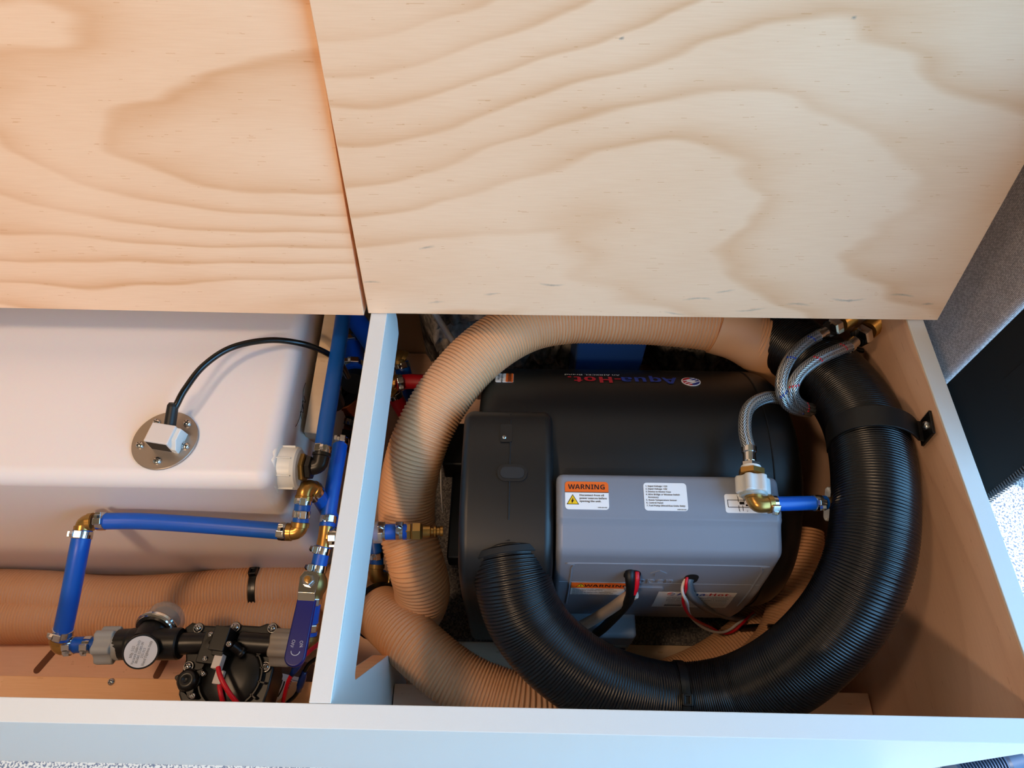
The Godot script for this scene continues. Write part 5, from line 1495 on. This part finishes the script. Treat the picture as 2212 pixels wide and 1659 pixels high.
	hex_nut(t, Vector3(-0.1312, 0.2712, -0.2873), ax, 0.0094, 0.0065, "brass", "hex_base")
	hex_nut(t, Vector3(-0.1250, 0.2706, -0.2878), ax, 0.0106, 0.0125, "brass", "hex_body")
	part("nipple", G.new().lathe(Vector3(-0.1116, 0.2695, -0.2888), ax, [Vector2(0.0072, 0), Vector2(0.0072, 0.008), Vector2(0.0052, 0.009), Vector2(0.0048, 0.0115), Vector2(0.0066, 0.0125), Vector2(0.0066, 0.0145), Vector2(0.0046, 0.0155), Vector2(0.0046, 0.0185), Vector2(0.0058, 0.0195), Vector2(0.0058, 0.0225), Vector2(0.0034, 0.0228), Vector2(0.0030, 0.016), Vector2(0, 0.016)], 24), mats["brass"], t)
	solo("clear_bulkhead", "clear plastic collar on the blue stub beside the partition", "fitting", G.new().lathe(Vector3(-0.1675, 0.2730, -0.2854), ax, [Vector2(0.0095, 0), Vector2(0.0125, 0.001), Vector2(0.0125, 0.010), Vector2(0.0095, 0.011)], 28), mats["clear bowl"])
	# below it, down in the cut-out
	hose("water_hose", "short blue hose down in the partition cut out", [Vector3(-0.1877, 0.1700, -0.3145), Vector3(-0.1852, 0.1600, -0.2998), Vector3(-0.1841, 0.1500, -0.2868)], 0.0088, [[0.6, Vector3(0.3, 1, 0)]])
	elbow("brass_elbow", "brass elbow low in the partition cut out", [Vector3(-0.1850, 0.1500, -0.2892), Vector3(-0.1851, 0.1450, -0.2787), Vector3(-0.1821, 0.1380, -0.2738), Vector3(-0.1760, 0.1250, -0.2755)], 0.0095, "dull brass")
	hose("water_hose", "dark blue hose dipping behind the brown duct loop", [Vector3(-0.1816, 0.1300, -0.2787), Vector3(-0.1722, 0.1100, -0.2752), Vector3(-0.1594, 0.0850, -0.2716), Vector3(-0.1426, 0.0600, -0.2728)], 0.0095, [[0.12, Vector3(0.4, 1, -0.4)]])
	# behind the duct loop
	elbow("brass_elbow", "brass elbow on the red pipe behind the duct loop", [Vector3(-0.1738, 0.2150, -0.5220), Vector3(-0.1817, 0.2150, -0.5234), Vector3(-0.1853, 0.2120, -0.5177), Vector3(-0.1796, 0.2050, -0.5146)], 0.0105)
	hose("hot_water_pipe", "red hot water pipe behind the brown duct loop", [Vector3(-0.1751, 0.2150, -0.5220), Vector3(-0.1573, 0.2130, -0.5266), Vector3(-0.1287, 0.2100, -0.5274)], 0.0105, [[0.15, Vector3(0, 1, 0.4)]], "red pipe", "red hot water pipes")
	hose("hot_water_pipe", "red hot water pipe sloping down under the brass elbow", [Vector3(-0.1814, 0.2030, -0.5166), Vector3(-0.1739, 0.1850, -0.5072), Vector3(-0.1631, 0.1600, -0.4970), Vector3(-0.1506, 0.1300, -0.4872)], 0.0105, [[0.04, Vector3(0.3, 1, 0.2)]], "red pipe", "red hot water pipes")
	elbow("brass_elbow", "dull brass elbow over dark blue hose beside the partition", [Vector3(-0.1779, 0.2000, -0.5644), Vector3(-0.1792, 0.2040, -0.5697), Vector3(-0.1770, 0.2040, -0.5745), Vector3(-0.1707, 0.2000, -0.5725)], 0.0105, "dull brass")
	hose("water_hose", "dark blue hose going down beside the partition's rear end", [Vector3(-0.1755, 0.2000, -0.5676), Vector3(-0.1717, 0.1900, -0.5560), Vector3(-0.1687, 0.1750, -0.5460), Vector3(-0.1671, 0.1500, -0.5377)], 0.0110, [[0.14, Vector3(0.3, 1, 0.3)]])
	solo("white_tube", "thin white tube emerging from the grey wool behind", "tube", G.new().sweep(curve([Vector3(-0.1281, 0.3000, -0.5951), Vector3(-0.1162, 0.2900, -0.5805), Vector3(-0.1035, 0.2700, -0.5695), Vector3(-0.0925, 0.2500, -0.5609)], 0.01), 0.0042, 16), mats["white wire"])
	solo("thin_cable", "thin pale cable hanging between duct loop and heater", "cable", G.new().sweep(curve([Vector3(-0.1149, 0.1700, -0.4482), Vector3(-0.1138, 0.1400, -0.4311), Vector3(-0.1131, 0.1200, -0.4050), Vector3(-0.1103, 0.1000, -0.3787)], 0.01), 0.0012, 8), mats["white wire"])

func build_back() -> void:
	# mineral wool stuffed against the van wall
	var n := noise(17, 1.0, 4)
	for q in [["wool_insulation", "grey wool insulation stuffed behind the left end of heater", -0.17, 0.12], ["wool_insulation", "grey wool insulation stuffed behind the right end of heater", 0.19, 0.41]]:
		var g := G.new()
		var nx := 46
		var ny := 46
		var pos := []
		for j in ny + 1:
			for i in nx + 1:
				var x: float = lerpf(q[2], q[3], float(i) / nx)
				var y := lerpf(0.022, 0.395, float(j) / ny)
				var edge := minf(minf(i, nx - i), minf(j, ny - j)) / 6.0
				var z: float = -0.705 + minf(edge, 1.0) * (0.075 + 0.035 * n.get_noise_2d(x * 14, y * 14) + 0.02 * n.get_noise_2d(x * 55, y * 55) + 0.007 * n.get_noise_2d(x * 190, y * 190))
				pos.append(Vector3(x, y, z))
		for j in ny + 1:
			for i in nx + 1:
				var dx: Vector3 = pos[j * (nx + 1) + mini(i + 1, nx)] - pos[j * (nx + 1) + maxi(i - 1, 0)]
				var dy: Vector3 = pos[mini(j + 1, ny) * (nx + 1) + i] - pos[maxi(j - 1, 0) * (nx + 1) + i]
				g.add(pos[j * (nx + 1) + i], dx.cross(dy).normalized())
		for j in ny:
			for i in nx:
				var k := j * (nx + 1) + i
				g.tri(k, k + 1, k + nx + 2); g.tri(k, k + nx + 2, k + nx + 1)
		solo(q[0], q[1], "insulation", g, mats["wool"], "wool insulation")
	# blue container behind the drum
	var g2 := G.new()
	g2.rbox(Transform3D(Basis(), Vector3(0.118, 0.150, -0.592)), Vector3(0.094, 0.26, 0.07), 0.004, 2)
	solo("blue_container", "dark blue box standing behind the heater drum", "container", g2, mats["blue bin"])
	solo("wood_block", "small brown wood block behind the duct loop", "block", G.new().box(Vector3(-0.0524, 0.2400, -0.5125), Vector3(0.020, 0.05, 0.03), 0.001), mats["plywood"])
	# woven mat and a pale board on the compartment floor
	solo("floor_mat", "dark woven mat on the compartment floor under the heater", "mat", G.new().box(Vector3(0.133, 0.0215, -0.372), Vector3(0.56, 0.003, 0.296), 0.001), mats["mat weave"])
	solo("floor_board", "pale bare wood board in front of the woven mat", "board", G.new().box(Vector3(0.133, 0.0225, -0.1873), Vector3(0.564, 0.005, 0.072), 0.001), mats["pale wood"])

func build_side() -> void:
	# woven covering of the van wall beside the bench, and a black felt flap over it
	var g := G.new()
	g.flat4(Vector3(0.502, 0.02, -0.70), Vector3(0.502, 0.02, -0.44), Vector3(0.502, 0.92, -0.48), Vector3(0.502, 0.92, -0.70))
	g = G.new()
	g.rbox(Transform3D(Basis(Vector3.RIGHT, 0.03), Vector3(0.514, 0.47, -0.585)), Vector3(0.024, 0.93, 0.24), 0.008, 3)
	solo("upholstered_panel", "grey woven fabric panel standing right of the raised lid", "panel", g, mats["seat weave"])
	g = G.new()
	g.rbox(Transform3D(Basis(Vector3.RIGHT, 0.03), Vector3(0.506, 0.40, -0.388)), Vector3(0.008, 0.62, 0.145), 0.003, 2)
	var t := thing("felt_flap", "black felt flap with stitched edge beside the bench", "flap", Vector3(0.506, 0.09, -0.388))
	part("felt", g, mats["black felt"], t)
	var pk := G.new().rbox(Transform3D(Basis(Vector3.RIGHT, 0.03), Vector3(0.5015, 0.46, -0.385)), Vector3(0.003, 0.10, 0.05), 0.001)
	part("patch", pk, mats["black felt"], t)
	for k in 60:
		var y := 0.25 + k * 0.0042
		var z := -0.3158 - (y - 0.40) * 0.03
		var s := G.new().sweep(PackedVector3Array([Vector3(0.5012, y, z - 0.006), Vector3(0.5005, y + 0.002, z), Vector3(0.505, y + 0.003, z + 0.0012)]), 0.0008, 5)
		part("stitch", s, mats["grey thread"], t)
	# ribbed sleeve lying on the rug by the bench corner
	var ga := Vector3(0.5416, 0.0300, -0.0726)
	var gb := Vector3(0.6083, 0.0300, -0.0877)
	var prof := [Vector2(0, 0)]
	for k in 16:
		prof.append(Vector2(0.020, k * 0.0038))
		prof.append(Vector2(0.0235, k * 0.0038 + 0.0012))
		prof.append(Vector2(0.0235, k * 0.0038 + 0.0026))
	var e0 := 16 * 0.0038
	prof.append_array([Vector2(0.0225, e0), Vector2(0.0235, e0 + 0.004), Vector2(0.0235, e0 + 0.022), Vector2(0.021, e0 + 0.025), Vector2(0, e0 + 0.025)])
	solo("ribbed_sleeve", "ribbed dark blue sleeve lying on the rug at the bench corner", "sleeve", G.new().lathe(ga, gb - ga, prof, 32), mats["sleeve blue"])
